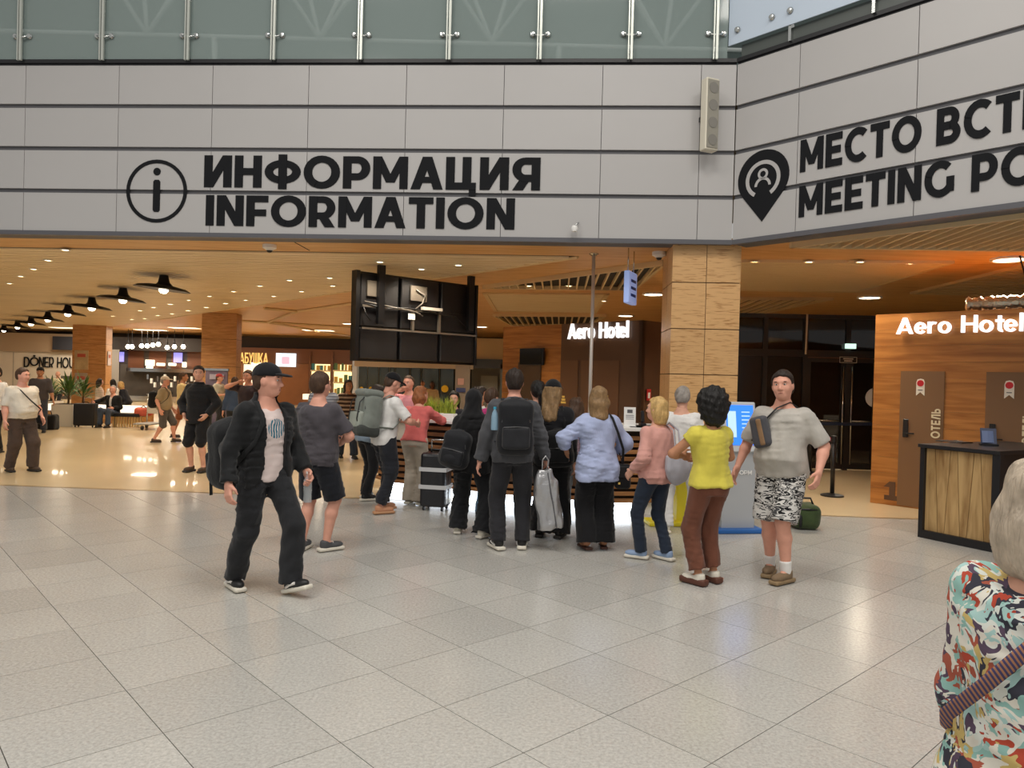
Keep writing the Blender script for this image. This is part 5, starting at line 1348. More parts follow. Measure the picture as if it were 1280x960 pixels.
    # ---- garments
    def garment(name, g, layer=0.0):
        S = SDF(); off = g.get('loose', .016) + layer; tp = g.get('top', .485); hem = g.get('hem', -.06)
        pr = [[r[0], r[1] + off, r[2] + off, r[3]] for r in prof if r[0] < .52]
        wmin = g.get('box', 0)
        for r in pr:
            if r[0] < .4: r[1] = max(r[1], wmin)
            if r[0] <= .2 and g.get('drape', True): r[2] = max(r[2], pr[4][2] * .93); r[1] = max(r[1], pr[4][1] * .9)
        if hem < pr[0][0]:
            fl = g.get('flare', .0); pr = [[hem, max(pr[1][1], pr[0][1]) + fl, max(pr[1][2], pr[0][2]) + fl, 0]] + [r for r in pr[1:]]
        else: pr = [r for r in pr if r[0] >= hem - .08]; 
        S.u(*loft(P, u, rt, fw, pr, hem, tp), k=0)
        sl = g.get('sleeve', .8); ra = .046 * b2 + off * .6
        for i in (0, 1):
            S.u(*ell(SH[i] - u * .006, (.045 * b2 + off * .65,) * 3), k=.03); S.u(*cone(P + u * (.475 - off * .3), SH[i] - u * .004, .045 + off * .5, .042 + off * .7), k=.03)
            if sl <= 0: continue
            e = SH[i] + (EL[i] - SH[i]) * min(sl, 1)
            S.u(*cone(SH[i], e, ra + .004, (.043 * b2 + off * (.95 if sl < 1 else .75)), end=sl < 1), k=.04)
            if sl > 1:
                w = EL[i] + (WR[i] - EL[i]) * min(sl - 1, .97)
                S.u(*cone(EL[i], w, .042 * b2 + off * .75, .032 + off * .7, end=True), k=.03)
        if g.get('collar'): S.u(*cone(NB - u * .05, NB + u * g['collar'], .09 + off * .5, .07 + off * .4, end=True), k=.03)
        if g.get('hoodie'): S.u(*ell(NB - fw * .075 - u * .03, (.115, .055, .06)), k=.04)
        S.fn(folds(g.get('wr', .006), seed + 1))
        nd = g.get('neck', .0)
        if nd: S.cut(ell(NB + fw * .07 + u * .02, (.05, .07, nd))[0])
        if g.get('open'):
            c0, c1, w0 = g['open']   # open front between heights, gap half width
            ox = g.get('open_x', 0)
            def fcut(Pp):
                x = sum(rt[j] * (Pp[j] - P[j]) for j in range(3)) - ox; y = sum(fw[j] * (Pp[j] - P[j]) for j in range(3)); z = sum(u[j] * (Pp[j] - P[j]) for j in range(3))
                return np.maximum(np.maximum(np.abs(x) - w0 - np.clip(.05 - z, 0, .3) * .25, -y + .0), np.maximum(c0 - z, z - c1))
            S.cut(fcut)
        return obj(name, S.mesh(res / s if res > .016 else .0125, s), g['m'], root)
    if inner: garment(inner.get('name', 'shirt'), inner)
    if top: info['top'] = garment(top.get('name', 'shirt'), top)
    if bottom:
        g = bottom; S = SDF(); off = g.get('loose', .012); w = g.get('waist', .06)
        pr = [[r[0], r[1] + (off if r[0] < -.05 else -.004), r[2] + (off if r[0] < -.05 else -.004), r[3]] for r in prof if r[0] < w + .12]
        if g.get('skirt'):
            L = g['skirt']; pr = [[-L, pr[1][1] + g.get('flare', .1), pr[1][2] + g.get('flare', .1), 0]] + pr[1:]
            S.u(*loft(P, u, rt, fw, pr, -L, w), k=0)
        else:
            S.u(*loft(P, u, rt, fw, pr, -.1, w), k=0)
            ln = g.get('len', 1.95); rk = g.get('knee', .068) * b2; ra = g.get('ankle', .058); rh = .093 * b2 + off
            for i in (0, 1):
                if ln <= 1:
                    e = hip[i] + (KN[i] - hip[i]) * ln; S.u(*cone(hip[i], e, rh, rk + .012, end=True), k=.03)
                else:
                    S.u(*cone(hip[i], KN[i], rh, rk), k=.03)
                    e = KN[i] + (AN[i] - KN[i]) * min(ln - 1, 1.0) ; 
                    if ln > 1.9: e = e - np.array([0, 0, (ln - 1.9) * .4])
                    S.u(*cone(KN[i], e, rk, ra, end=True), k=.03)
        S.fn(folds(g.get('wr', .006), seed + 2))
        obj(g.get('name', 'trousers'), S.mesh(res / s if res > .016 else .0125, s), g['m'], root)
    # ---- shoes
    if shoes:
        for i in (0, 1):
            fp = R_(feet[i][3]); fd = fdir[i]; M = np.stack([np.cross(fd, [0, 0, 1]), fd, [0, 0, 1]], 1) @ rotx(fp)
            hb = AN[i] - M @ np.array([0, .035, .075]) ; f = lambda x, y, z: hb + M @ np.array([x, y, z])
            S = SDF(); hi = shoes.get('high', .0)
            if shoes.get('kind') == 'flipflop':
                S.u(*rbox(f(0, .09, .018), (.042, .125, .014), .012, M), k=0)
                so = obj('sandal', S.mesh(.012, s), shoes['m'], root)
                S3 = SDF(); S3.u(*ell(f(0, .12, .045), (.04, .07, .022), M), k=0)
                obj('foot', S3.mesh(.012, s), skin(sk), so)
                continue
            S.u(*ell(f(0, .03, .055), (.04, .055, .05), M), k=0); S.u(*ell(f(0, .13, .045), (.045, .085, .036), M), k=.04); S.u(*cone(f(0, .02, .05), f(0, .02, .1 + hi), .04, .042, end=True), k=.02)
            S.cut(lambda Pp: sum(M[j][2] * (Pp[j] - hb[j]) for j in range(3)) - .02)
            so = obj('shoe', S.mesh(.012 if res < .016 else .018, s), shoes['m'], root)
            S2 = SDF(); sh = shoes.get('sole_h', .028)
            S2.u(*rbox(f(0, .085, sh / 2), (.047, .135, sh / 2 + .004), .014, M), k=0)
            obj('sole', S2.mesh(.012 if res < .016 else .016, s), shoes['sole'], so)
            if shoes.get('laces'):
                for k in range(3): tube_obj('lace', [f(-.028, .075 + .022 * k, .085 - .01 * k), f(0, .08 + .022 * k, .093 - .01 * k), f(.028, .075 + .022 * k, .085 - .01 * k)], .005, shoes['laces'], so, s, n=5)
            if shoes.get('flash'): 
                for q in (-1, 1): tube_obj('stripe', [f(q * .043, .02, .04), f(q * .047, .07, .055), f(q * .04, .12, .06)], .011, shoes['flash'], so, s, n=5)
        if sock:
            for i in (0, 1):
                S = SDF(); a = AN[i]; b = AN[i] + (KN[i] - AN[i]) * .24; S.u(*cone(a, b, .043, .046 * b2, end=True), k=0)
                obj('sock', S.mesh(.013, s), sock, root)
    return info
# ------------------------------------------------------------------ bags worn or held
def worn(I, name, label, cat='bag'):
    r = I['root']; return thing(name, label, cat, tuple(r.location), r.rotation_euler.z)
def backpack(I, label, m, m2=None, size=(.3, .17, .46), off=(0, -.13, .2), straps=True, sag=0.0, pocket=True, roll=None, res=.014, bottle=None, tilt=0.0, one=None):
    s = I['s']; P, u, rt, fw = I['P'], I['u'], I['rt'], I['fw']; t = worn(I, 'backpack', label, 'backpack'); m2 = m2 or m
    M = np.stack([rt, fw, u], 1) @ roty(tilt)
    depth = abs(np.interp(.3, [p[0] for p in I['prof']], [p[2] for p in I['prof']])) + .03
    c = P + rt * off[0] + fw * (off[1] - depth * .5 - size[1] * .2) + u * off[2]
    f = lambda x, y, z: c + M @ np.array([x, y, z])
    S = SDF(); w, d, h = size[0] / 2, size[1] / 2, size[2] / 2
    S.u(*rbox(f(0, 0, 0), (w, d, h), min(w, d) * .7, M), k=0); S.u(*ell(f(0, 0, h * .55), (w * .85, d * .9, h * .55), M), k=.05); S.u(*ell(f(0, -d * .2, -h * .45), (w * 1.02, d * 1.05 + sag, h * .55), M), k=.05)
    S.fn(wrinkle(.004, 9)); obj('main_bag', S.mesh(res, s), m, t)
    if pocket:
        S = SDF(); S.u(*rbox(f(0, -d - .02, -h * .35), (w * .8, .04, h * .42), .03, M), k=0); S.fn(wrinkle(.003, 3)); pk = obj('front_pocket', S.mesh(res, s), m2, t)
        tube_obj('zip', [f(-w * .7, -d - .045, h * .02), f(0, -d - .058, h * .06), f(w * .7, -d - .045, h * .02)], .006, M_BLACK, pk, s, n=5)
        tube_obj('zip', [f(-w * .8, -d * .9, h * .2), f(-w * .6, -d * .8, h * .75), f(0, -d * .6, h * .95), f(w * .6, -d * .8, h * .75), f(w * .8, -d * .9, h * .2)], .006, mat('zip_grey', '3a3a3c', .5), t, s, n=5)
    if roll:
        S = SDF(); S.u(*rbox(f(0, -d * .1, h * .98), (w * .95, d * 1.05, h * .2), .05, M), k=0); S.fn(wrinkle(.005, 7)); obj('lid', S.mesh(res, s), roll, t)
        S = SDF(); S.u(*rbox(f(0, -d * .3, -h * .85), (w * 1.06, d * 1.15, h * .28), .05, M), k=0); obj('base', S.mesh(res, s), cloth('ruck_dark', '3f423f'), t)
        for q in (-1, 1): tube_obj('compression_strap', [f(q * w * .5, -d * .4, h * 1.1), f(q * w * .62, -d - .05, h * .5), f(q * w * .62, -d - .065, -h * .3), f(q * w * .6, -d * 1.1, -h * .9)], .012, M_BLACK, t, s, ry=.005, n=6)
    tube_obj('grab_handle', [f(-.05, d * .4, h * .95), f(-.04, d * .4, h * 1.1), f(.04, d * .4, h * 1.1), f(.05, d * .4, h * .95)], .009, m, t, s, n=6)
    if straps:
        for q in (-1, 1):
            if one and q != one: continue
            x = q * .105; SHp = P + rt * x + u * .5
            dd = float(np.interp(.3, [p[0] for p in I['prof']], [p[2] for p in I['prof']])) + .032
            pts = [f(q * w * .45, d * .7, h * .7), P + rt * x - fw * .06 + u * .525, P + rt * x * 1.05 + fw * .05 + u * .515, P + rt * x * 1.15 + fw * (dd) + u * .38, P + rt * (q * .16) + fw * (dd * .75) + u * .24, P + rt * (q * .195) - fw * .0 + u * .12, f(q * w * .8, d * .5, -h * .6)]
            tube_obj('strap', pts, .024, m, t, s, ry=.007, n=8)
    if bottle:
        b = obj('bottle', lathe_me('bottle', [(0, 0), (.034, 0), (.036, .02), (.034, .13), (.028, .16), (.014, .19), (.014, .2), (0, .2)], 14), bottle, t, tuple(f(-w - .03, 0, -h * .1) * s)); obj('bottle_cap', lathe_me('cap', [(0, .2), (.016, .2), (.016, .222), (0, .222)], 10), mat('cap_teal', '3aa0c0', .4), b)
    return t
def tote(t, m, c, w, h, d, s=1.0, res=.012, slump=.3):
    S = SDF(); S.u(*rbox((c[0], c[1], c[2]), (w / 2, d / 2, h / 2), d * .4), k=0); S.u(*ell((c[0], c[1], c[2] - h * .2), (w * .5, d * .6, h * .35)), k=.06); S.fn(wrinkle(.005, 4)); return obj('pouch', S.mesh(res, s), m, t)
# ------------------------------------------------------------------ patterned cloth
def pat(name, build):
    if name in MATS: return MATS[name]
    m = bpy.data.materials.new(name); m.use_nodes = True; nt = m.node_tree; b = nt.nodes['Principled BSDF']
    b.inputs['Roughness'].default_value = .85; b.inputs['Specular IOR Level'].default_value = .2
    tc = nt.nodes.new('ShaderNodeTexCoord'); out = build(nt, tc.outputs['Object'])
    nt.links.new(out, b.inputs['Base Color']); MATS[name] = m
    return m
def N(nt, kind, **kw):
    n = nt.nodes.new('ShaderNode' + kind)
    for k, v in kw.items(): setattr(n, k, v)
    return n
def ramp(nt, fac, stops, const=True):
    r = N(nt, 'ValToRGB'); r.color_ramp.interpolation = 'CONSTANT' if const else 'LINEAR'
    e = r.color_ramp.elements
    while len(e) < len(stops): e.new(.5)
    for k, (p, c) in enumerate(stops): e[k].position = p; e[k].color = (*srgb(c), 1)
    nt.links.new(fac, r.inputs[0]); return r.outputs[0]
def stripes(name, c1, c2, scale, axis='Z'):
    def b(nt, co):
        w = N(nt, 'TexWave', bands_direction=axis); w.inputs['Scale'].default_value = scale; w.inputs['Distortion'].default_value = .6; nt.links.new(co, w.inputs['Vector'])
        return ramp(nt, w.outputs['Fac'], [(0, c1), (.55, c2)])
    return pat(name, b)
def plaid(name, c1, c2, c3, scale=6):
    def b(nt, co):
        a = N(nt, 'TexWave', bands_direction='X'); a.inputs['Scale'].default_value = scale; nt.links.new(co, a.inputs['Vector'])
        c = N(nt, 'TexWave', bands_direction='Z'); c.inputs['Scale'].default_value = scale; nt.links.new(co, c.inputs['Vector'])
        m = N(nt, 'Math', operation='ADD'); nt.links.new(a.outputs['Fac'], m.inputs[0]); nt.links.new(c.outputs['Fac'], m.inputs[1])
        h = N(nt, 'Math', operation='MULTIPLY'); h.inputs[1].default_value = .5; nt.links.new(m.outputs[0], h.inputs[0])
        return ramp(nt, h.outputs[0], [(0, c1), (.4, c2), (.72, c3)])
    return pat(name, b)
def blotch(name, stops, scale, stretch=(1, 1, 1), dist=1.0, vor=False):
    def b(nt, co):
        mp = N(nt, 'Mapping'); mp.inputs['Scale'].default_value = stretch; nt.links.new(co, mp.inputs['Vector'])
        n = N(nt, 'TexNoise'); n.inputs['Scale'].default_value = scale; n.inputs['Detail'].default_value = 2; n.inputs['Distortion'].default_value = dist; nt.links.new(mp.outputs[0], n.inputs['Vector'])
        if not vor: return ramp(nt, n.outputs['Fac'], stops)
        v = N(nt, 'TexVoronoi'); v.inputs['Scale'].default_value = vor
        ad = N(nt, 'VectorMath', operation='MULTIPLY_ADD'); ad.inputs[1].default_value = (.25, .25, .25); nt.links.new(n.outputs['Color'], ad.inputs[0]); nt.links.new(mp.outputs[0], ad.inputs[2]); nt.links.new(ad.outputs[0], v.inputs['Vector'])
        sp = N(nt, 'SeparateColor'); nt.links.new(v.outputs['Color'], sp.inputs[0])
        return ramp(nt, sp.outputs[0], stops)
    return pat(name, b)
def print_tee(name, base, ink, cx, cz, r):
    def b(nt, co):
        sp = N(nt, 'SeparateXYZ'); nt.links.new(co, sp.inputs[0])
        cb = N(nt, 'CombineXYZ'); nt.links.new(sp.outputs[0], cb.inputs[0]); nt.links.new(sp.outputs[2], cb.inputs[1])
        d = N(nt, 'VectorMath', operation='DISTANCE'); d.inputs[1].default_value = (cx, cz, 0); nt.links.new(cb.outputs[0], d.inputs[0])
        w = N(nt, 'TexWave', wave_type='BANDS', bands_direction='X'); w.inputs['Scale'].default_value = 14; w.inputs['Distortion'].default_value = 5; nt.links.new(co, w.inputs['Vector'])
        a = N(nt, 'Math', operation='LESS_THAN'); a.inputs[1].default_value = r; nt.links.new(d.outputs['Value'], a.inputs[0])
        f = N(nt, 'Math', operation='GREATER_THAN'); f.inputs[1].default_value = 0; nt.links.new(sp.outputs[1], f.inputs[0])
        g = N(nt, 'Math', operation='GREATER_THAN'); g.inputs[1].default_value = .42; nt.links.new(w.outputs['Fac'], g.inputs[0])
        m1 = N(nt, 'Math', operation='MULTIPLY'); nt.links.new(a.outputs[0], m1.inputs[0]); nt.links.new(f.outputs[0], m1.inputs[1])
        m2 = N(nt, 'Math', operation='MULTIPLY'); nt.links.new(m1.outputs[0], m2.inputs[0]); nt.links.new(g.outputs[0], m2.inputs[1])
        return ramp(nt, m2.outputs[0], [(0, base), (.5, ink)])
    return pat(name, b)
C = lambda n, c, **k: cloth('cloth_' + n, c, **k)
BLK = C('black', '1a1a1c'); DKG = C('charcoal', '2e3034'); WHT = C('white', 'e3e1de'); SOLEW = mat('sole_white', 'dcd6c8', .6); SOLEB = mat('sole_dark', '2a2724', .7)
SHOEB = mat('shoe_black', '1b1b1c', .5); LACE = mat('lace_white', 'e4e0da', .7)
# ---- 1 man striding past with backpack, cap, bottle
g1 = (gp(293, 737) + gp(368, 741)) / 2
I = person('man striding right in black cap and open black jacket over printed tee', (g1.x - .02, g1.y), -128, 1.80, 'm', 1.02, feet=((-.09, .235, 6, 16), (.1, -.23, -12, 0)), pelvis=(0, 0, .905),
           hands=((-.26, .16, .90), (.33, .06, .85)), poles=((-.5, -1, 0), (.6, -1, 0)), head=(36, 2, 0), sk='pink', hair=('crop', 'brown'), cap=('17171a',),
           inner=dict(m=print_tee('printed_tee', 'd8c8c4', '2f6f86', -.01, 1.27, .075), loose=.006, sleeve=.4, hem=-.06, name='tee', neck=.08), curl=(1.0, .55),
           top=dict(m=C('jacket', '18191b', rough=.7), loose=.034, sleeve=1.95, hem=-.1, open=(-.3, .7, .084), collar=.075, hoodie=True, name='jacket', wr=.008), bottom=dict(m=C('blackjean', '26272a'), knee=.079, ankle=.082, len=1.96, wr=.008),
           shoes=dict(m=SHOEB, sole=SOLEW, laces=LACE, flash=LACE), seed=1)
pk1 = backpack(I, 'bulky black backpack hanging behind the striding man in the cap', C('pack', '17181a', rough=.65), size=(.4, .27, .52), off=(.08, -.12, .12), sag=.04, res=.014, tilt=.1, one=1)
obj('neck_tattoo', ell_me('tattoo', (.006, .03, .022), 8), mat('tattoo_ink', '6a5a58', .6), I['root'], tuple((I['NB'] + I['rt'] * .05 + I['u'] * .035 + I['fw'] * .012) * I['s']))
_s = I['s']; tube_obj('dangling_strap', [(.18, -.38, .88), (.2, -.4, .8), (.2, -.39, .7)], .013, SHOEB, pk1, _s, ry=.004)
bt = worn(I, 'water_bottle', 'clear plastic water bottle in the left hand of the striding man', 'bottle')
wr = I['WR'][0] * I['s']
M_PET = glass('clear_plastic', 'dfe4e6', .35, .08, .6)
obj('bottle', lathe_me('bt', [(0, -.15), (.03, -.15), (.033, -.14), (.031, -.08), (.033, -.06), (.033, .02), (.013, .06), (.013, .075), (0, .075)], 16), M_PET, bt, (wr[0] + .01, wr[1] + .035, wr[2] - .09))
obj('bottle_cap', lathe_me('cap', [(0, .075), (.015, .075), (.015, .093), (0, .093)], 12), M_WHITE, bt, (wr[0] + .01, wr[1] + .035, wr[2] - .09))
# ---- 2 man in grey tee, back view
p = gp(386, 690)
I = person('man in dark grey tee and black shorts seen from behind beside the striding man', (p.x + .05, p.y + .05), -22, 1.72, 'm', 1.13, hands=((-.08, .2, 1.1), (.12, .24, 1.06)), poles=((-1, -.5, -.2), (1, -.45, -.25)), head=(-5, -4, 0), sk='pink', hair=('short', 'brown'),
           top=dict(m=C('greytee', '4d494e'), loose=.026, sleeve=.85, hem=-.08, wr=.007), bottom=dict(m=C('navyshort', '1d1f26'), len=.98, knee=.09, loose=.02, name='shorts'), shoes=dict(m=mat('shoe_grey', '4a4b4e', .6), sole=SOLEW, laces=LACE), seed=2, feet=((-.12, -.06, 12, 0), (.1, .03, -28, 0)))
# ---- 20 man with grey rucksack at the desk
p = gp(478, 640)
I = person('man in white tee and black cap with grey rucksack leaning to the desk', (p.x, p.y), -52, 1.74, 'm', 1.02, feet=((-.1, .06, 4, 0), (.12, -.1, -10, 0)), hands=((-.12, .36, 1.12), (.14, .38, 1.1)), poles=((-1, -.3, -.6), (1, -.3, -.6)), lean=7, head=(-2, 22, 0), sk='pink', hair=('crop', 'brown'), cap=('141416',),
           top=dict(m=WHT, loose=.026, sleeve=.85, hem=-.1, name='tee'), bottom=dict(m=C('jogger', '23252b'), knee=.085, ankle=.07, len=1.9, wr=.009, loose=.02), shoes=dict(m=mat('shoe_orange', 'c28a68', .6), sole=mat('sole_tan', 'b98a66', .7)), seed=3)
backpack(I, 'large grey-green hiking rucksack on the man in the white tee', C('ruck', '7d837c', rough=.7), C('ruck2', '9aa096', rough=.7), size=(.36, .26, .5), off=(0, -.14, .27), sag=.02, roll=C('ruck', '7d837c', rough=.7))
# ---- 22 lady in coral top leaning on the desk
p = gp(520, 629)
I = person('woman in coral top and beige trousers leaning on the information desk', (p.x, p.y - .03), -16, 1.60, 'f', 1.06, feet=((-.09, -.05, 0, 0), (.11, -.08, -6, 0)), pelvis=(0, -.1, .92), lean=17, hands=((-.1, .42, 1.2), (.12, .44, 1.2)), poles=((-1, .1, -.5), (1, .2, -.5)), head=(-25, -2, 0), sk='pink', hair=('bob', 'ginger'),
           top=dict(m=C('coral', 'd9706c'), loose=.022, sleeve=1.75, hem=-.03), bottom=dict(m=C('beigepant', 'bdb2a2'), knee=.09, ankle=.1, len=2.0), shoes=dict(m=mat('shoe_greyb', '8f8a83', .6), sole=SOLEW), seed=4)
# ---- 25 woman in black with headscarf
p = gp(590, 669)
I = person('woman in black headscarf and long black jacket with trainers', (p.x, p.y), -12, 1.60, 'f', 1.04, feet=((-.19, .04, 12, 0), (.15, -.12, -22, 0)), pelvis=(-.02, 0, .9), hands=((-.18, .2, 1.06), (.28, .05, .85)), head=(-8, 0, 0), sk='fair', hair=('hood', '1b1b1d'), face=True,
           top=dict(m=C('blackjacket', '161618'), loose=.045, sleeve=1.9, hem=-.16, hoodie=True, name='jacket', wr=.008), bottom=dict(m=C('blackpant', '202124'), knee=.1, ankle=.115, len=1.98, wr=.01, loose=.02), shoes=dict(m=SOLEW, sole=SOLEW), seed=5)
backpack(I, 'slack black backpack low on the woman in the headscarf', C('pack2', '202125', rough=.7), size=(.33, .2, .42), off=(-.14, -.1, .12), sag=.05, tilt=.2, one=-1)
# ---- 27 tall man in grey hoodie
p = gp(638, 686)
I = person('tall man in charcoal hoodie with black backpack seen from behind', (p.x, p.y), 4, 1.80, 'm', 1.04, feet=((-.12, -.04, 22, 0), (.11, 0, -6, 0)), hands=((-.32, .02, .84), (.33, .02, .84)), poles=((-.6, -1, 0), (.6, -1, 0)), head=(-2, 2, 0), hair=('short', 'dark'), sk='pink',
           top=dict(m=C('hoodie', '4c4d51'), loose=.036, sleeve=1.96, hem=-.09, hoodie=True, name='hoodie', wr=.007), bottom=dict(m=C('darkpant', '2b2b2f'), knee=.08, ankle=.076, len=1.96), shoes=dict(m=SHOEB, sole=SOLEW, flash=LACE), seed=6)
backpack(I, 'upright black backpack with side water bottle on the tall man', C('pack3', '1d1e22', rough=.6), C('pack3b', '26272b', rough=.6), size=(.33, .17, .5), off=(0, -.11, .26), bottle=glass('blue_plastic', '9fc4dc', .6, .1))
# ---- 28 woman with cap and long blond hair
p = gp(684, 672)
I = person('woman in black cap with long blond hair and black clothes', (p.x + .02, p.y), -14, 1.70, 'f', 1.0, hands=((-.24, .1, .84), (.24, .06, .84)), head=(-10, 4, 0), hair=('long', 'dirty'), cap=('151517',),
           top=dict(m=C('blacktop', '18181b'), loose=.04, sleeve=1.95, hem=-.12, name='jacket', wr=.008), bottom=dict(m=C('blackwide', '19191c'), knee=.1, ankle=.12, len=1.98, loose=.02, wr=.009), shoes=dict(m=SHOEB, sole=SOLEB, high=.03), seed=7)
backpack(I, 'soft black backpack low on the back of the blond woman in a cap', C('pack4', '131315', rough=.7), size=(.3, .16, .38), off=(.12, -.1, .08), tilt=-.1)
sb = thing('carrier_bag', 'crumpled silver carrier bag held between the tall man and the blond woman', 'bag', (.42, 7.3, .1), .1)
S = SDF(); S.u(*loft((0, 0, .12), (-.12, 0, .992), (1, 0, .12), (0, 1, 0), [(0, .13, .075, 0), (.05, .135, .09, 0), (.45, .12, .05, 0), (.6, .075, .025, 0)]), k=0); S.fn(wrinkle(.009, 12, 1.6))
obj('pouch', S.mesh(.012), mat('silver_film', 'b9b9bb', .28, .75, bump=(12, .8)), sb)
obj('handle', tube_me('handle', [(-.1, 0, .7), (-.1, 0, .8), (-.07, 0, .84), (-.04, 0, .8), (-.05, 0, .7)], .008, 6), mat('silver_film', 'b9b9bb', .28, .75), sb)
obj('crease', tube_me('crease', [(.05, -.08, .14), (.0, -.075, .4), (-.05, -.04, .68)], .006, 5), mat('crease_grey', '5c5c60', .5), sb)
# ---- 29 woman in plaid
p = gp(702, 656)
I = person('short woman in plaid shirt and grey jeans beside the blond woman', (p.x + .13, p.y - .08), -6, 1.50, 'f', .98, hands=((-.15, .3, .98), (.2, .28, 1.0)), poles=((-1, -.5, -.5), (1, -.5, -.5)), hair=('mid', 'brown'), head=(0, 8, 0),
           top=dict(m=plaid('plaid_shirt', '6e5560', '8a7580', 'b09aa0', 14), loose=.024, sleeve=1.6, hem=-.08), bottom=dict(m=C('greyjean', '7b7d7f'), knee=.07, ankle=.066), shoes=dict(m=mat('shoe_greyb', '8f8a83', .6), sole=SOLEW), seed=8)
# ---- 30 woman in blue shirt
p = gp(744, 688)
I = person('woman in oversized light blue shirt and wide black trousers seen from behind', (p.x, p.y), 6, 1.64, 'f', 1.03, feet=((-.09, 0, 14, 0), (.1, .03, -6, 0)), hands=((-.3, .2, 1.02), (.26, .24, .98)), poles=((-1, -.4, -.1), (.9, -.6, -.2)), head=(-8, 4, 0), hair=('mid', 'dirty'), sk='tan',
           top=dict(m=C('blueshirt', 'a9b4d6'), loose=.042, sleeve=1.5, hem=-.17, name='shirt', wr=.009), bottom=dict(m=C('widepant', '17171a'), knee=.1, ankle=.12, len=1.95, loose=.016), shoes=dict(m=mat('flipflop', '4a2c22', .6), kind='flipflop'), seed=9)
bb = worn(I, 'shoulder_bag', 'black shoulder bag hanging at the blue shirt woman right side', 'bag'); s = I['s']
S = SDF(); S.u(*rbox((.27, -.02, .8), (.085, .05, .135), .035), k=0); S.fn(wrinkle(.003, 5)); obj('pouch', S.mesh(.012, s), C('bagblack', '17171a', rough=.6), bb)
obj('flap', box_me(.15 * s, .012, .12 * s, .004), SHOEB, bb, (.27 * s, -.075 * s, .85 * s)); obj('buckle', box_me(.02, .01, .02, .002), M_GOLD, bb, (.22 * s, -.085 * s, .73 * s))
tube_obj('strap', [(.27, -.02, .92), (.24, -.13, 1.1), (.17, -.16, 1.28), (.12, -.12, 1.42), (.11, 0, 1.46), (.16, .12, 1.36), (.24, .12, 1.1), (.28, .02, .92)], .014, C('bagblack', '17171a'), bb, s, ry=.005)
# ---- 31 blonde woman in pink cardigan
p = gp(808, 700)
I = person('blonde woman in pale pink cardigan and jeans with a silver shoulder bag', (p.x + .07, p.y), 32, 1.56, 'f', 1.06, feet=((-.09, .1, 34, 0), (.12, -.08, 10, 0)), hands=((-.24, .12, .95), (.22, .22, 1.0)), head=(24, -4, 0), hair=('bob', 'blond'), sk='fair',
           top=dict(m=C('pinkcardi', 'cf9a90'), loose=.026, sleeve=1.85, hem=-.1, name='cardigan'), bottom=dict(m=C('jeans', '27303f'), knee=.066, ankle=.062), shoes=dict(m=mat('shoe_blue', '8fa6c8', .6), sole=SOLEW), seed=10)
sh = worn(I, 'shoulder_bag', 'slouchy silver grey shoulder bag on the pink cardigan woman', 'bag'); s = I['s']
S = SDF(); S.u(*ell((.12, -.2, .98), (.17, .075, .15)), k=0); S.u(*rbox((.12, -.19, 1.06), (.15, .05, .09), .04), k=.05); S.fn(wrinkle(.006, 8, 1.4)); obj('pouch', S.mesh(.012, s), C('silverbag', 'a6a5ad', rough=.5), sh)
for dx in (-.03, .04): tube_obj('strap', [(.02, -.2, 1.12), (.1 + dx, -.2, 1.25), (.13 + dx, -.14, 1.4), (.13 + dx, 0, 1.47), (.14 + dx, .1, 1.38), (.22, .06, 1.15), (.24, -.12, 1.1)], .012, C('silverbag', 'a6a5ad'), sh, s, ry=.005)
# ---- 32 person in white
p = gp(850, 667)
I = person('person all in white clothes behind the pink cardigan woman', (p.x - .02, p.y), -20, 1.66, 'm', 1.04, feet=((-.14, -.02, 20, 0), (.12, .02, -50, 0)), head=(10, 10, 0), hair=('short', 'grey'), hands=((-.2, .25, 1.02), (.22, .22, 1.0)),
           top=dict(m=WHT, loose=.026, sleeve=.85, hem=-.1), bottom=dict(m=C('whitepant', 'd6d4d1'), knee=.078, ankle=.08), shoes=dict(m=SOLEW, sole=SOLEW), seed=11)
# ---- 33 woman in yellow
p = gp(884, 731)
I = person('woman with big black curly hair in yellow top and brown trousers', (p.x, p.y), 16, 1.63, 'f', 1.03, feet=((-.09, 0, 26, 0), (.1, .06, 14, 0)), hands=((-.12, .28, 1.14), (.1, .3, 1.12)), poles=((-1, -.2, -.3), (1, -.3, -.5)), head=(0, 4, 0), hair=('afro', 'black'), sk='tan',
           top=dict(m=C('yellow', 'd2c552'), loose=.024, sleeve=.35, hem=-.04, wr=.007), bottom=dict(m=C('brownpant', '6e4434'), knee=.078, ankle=.074, len=1.84, loose=.01), shoes=dict(m=SOLEW, sole=mat('sole_brown', '5d3628', .6), sole_h=.05), seed=12)
# ---- 34 big man in pale tee and patterned shorts
p = gp(978, 724)
M_ZEB = blotch('bw_print', [(0, 'd4d2ce'), (.47, '1c1c1e'), (.56, 'd4d2ce'), (.62, '4a4a4c')], 9, (1, 1, 3.2), 1.2)
I = person('big man in pale tee and black-white patterned shorts facing the hall', (p.x - .03, p.y + .02), 138, 1.84, 'm', 1.1, belly=.045, feet=((-.1, .09, -12, 0), (.1, -.07, 12, 0)), hands=((-.34, .1, .93), (.36, .06, .90)), poles=((-.6, -1, 0), (.6, -1, 0)), head=(10, -2, 4), sk='pink', hair=('short', 'dark'),
           top=dict(m=C('paletee', 'b5b0a8'), loose=.028, sleeve=.92, hem=-.07, name='tee', wr=.006), bottom=dict(m=M_ZEB, len=1.0, knee=.105, loose=.024, name='shorts'), shoes=dict(m=mat('suede_tan', '7d6850', .85, bump=(40, .4)), sole=mat('sole_tan2', '8d7656', .7)), sock=WHT, seed=13)
cb = worn(I, 'sling_bag', 'grey chest sling bag on the big man in the pale tee', 'bag'); s = I['s']
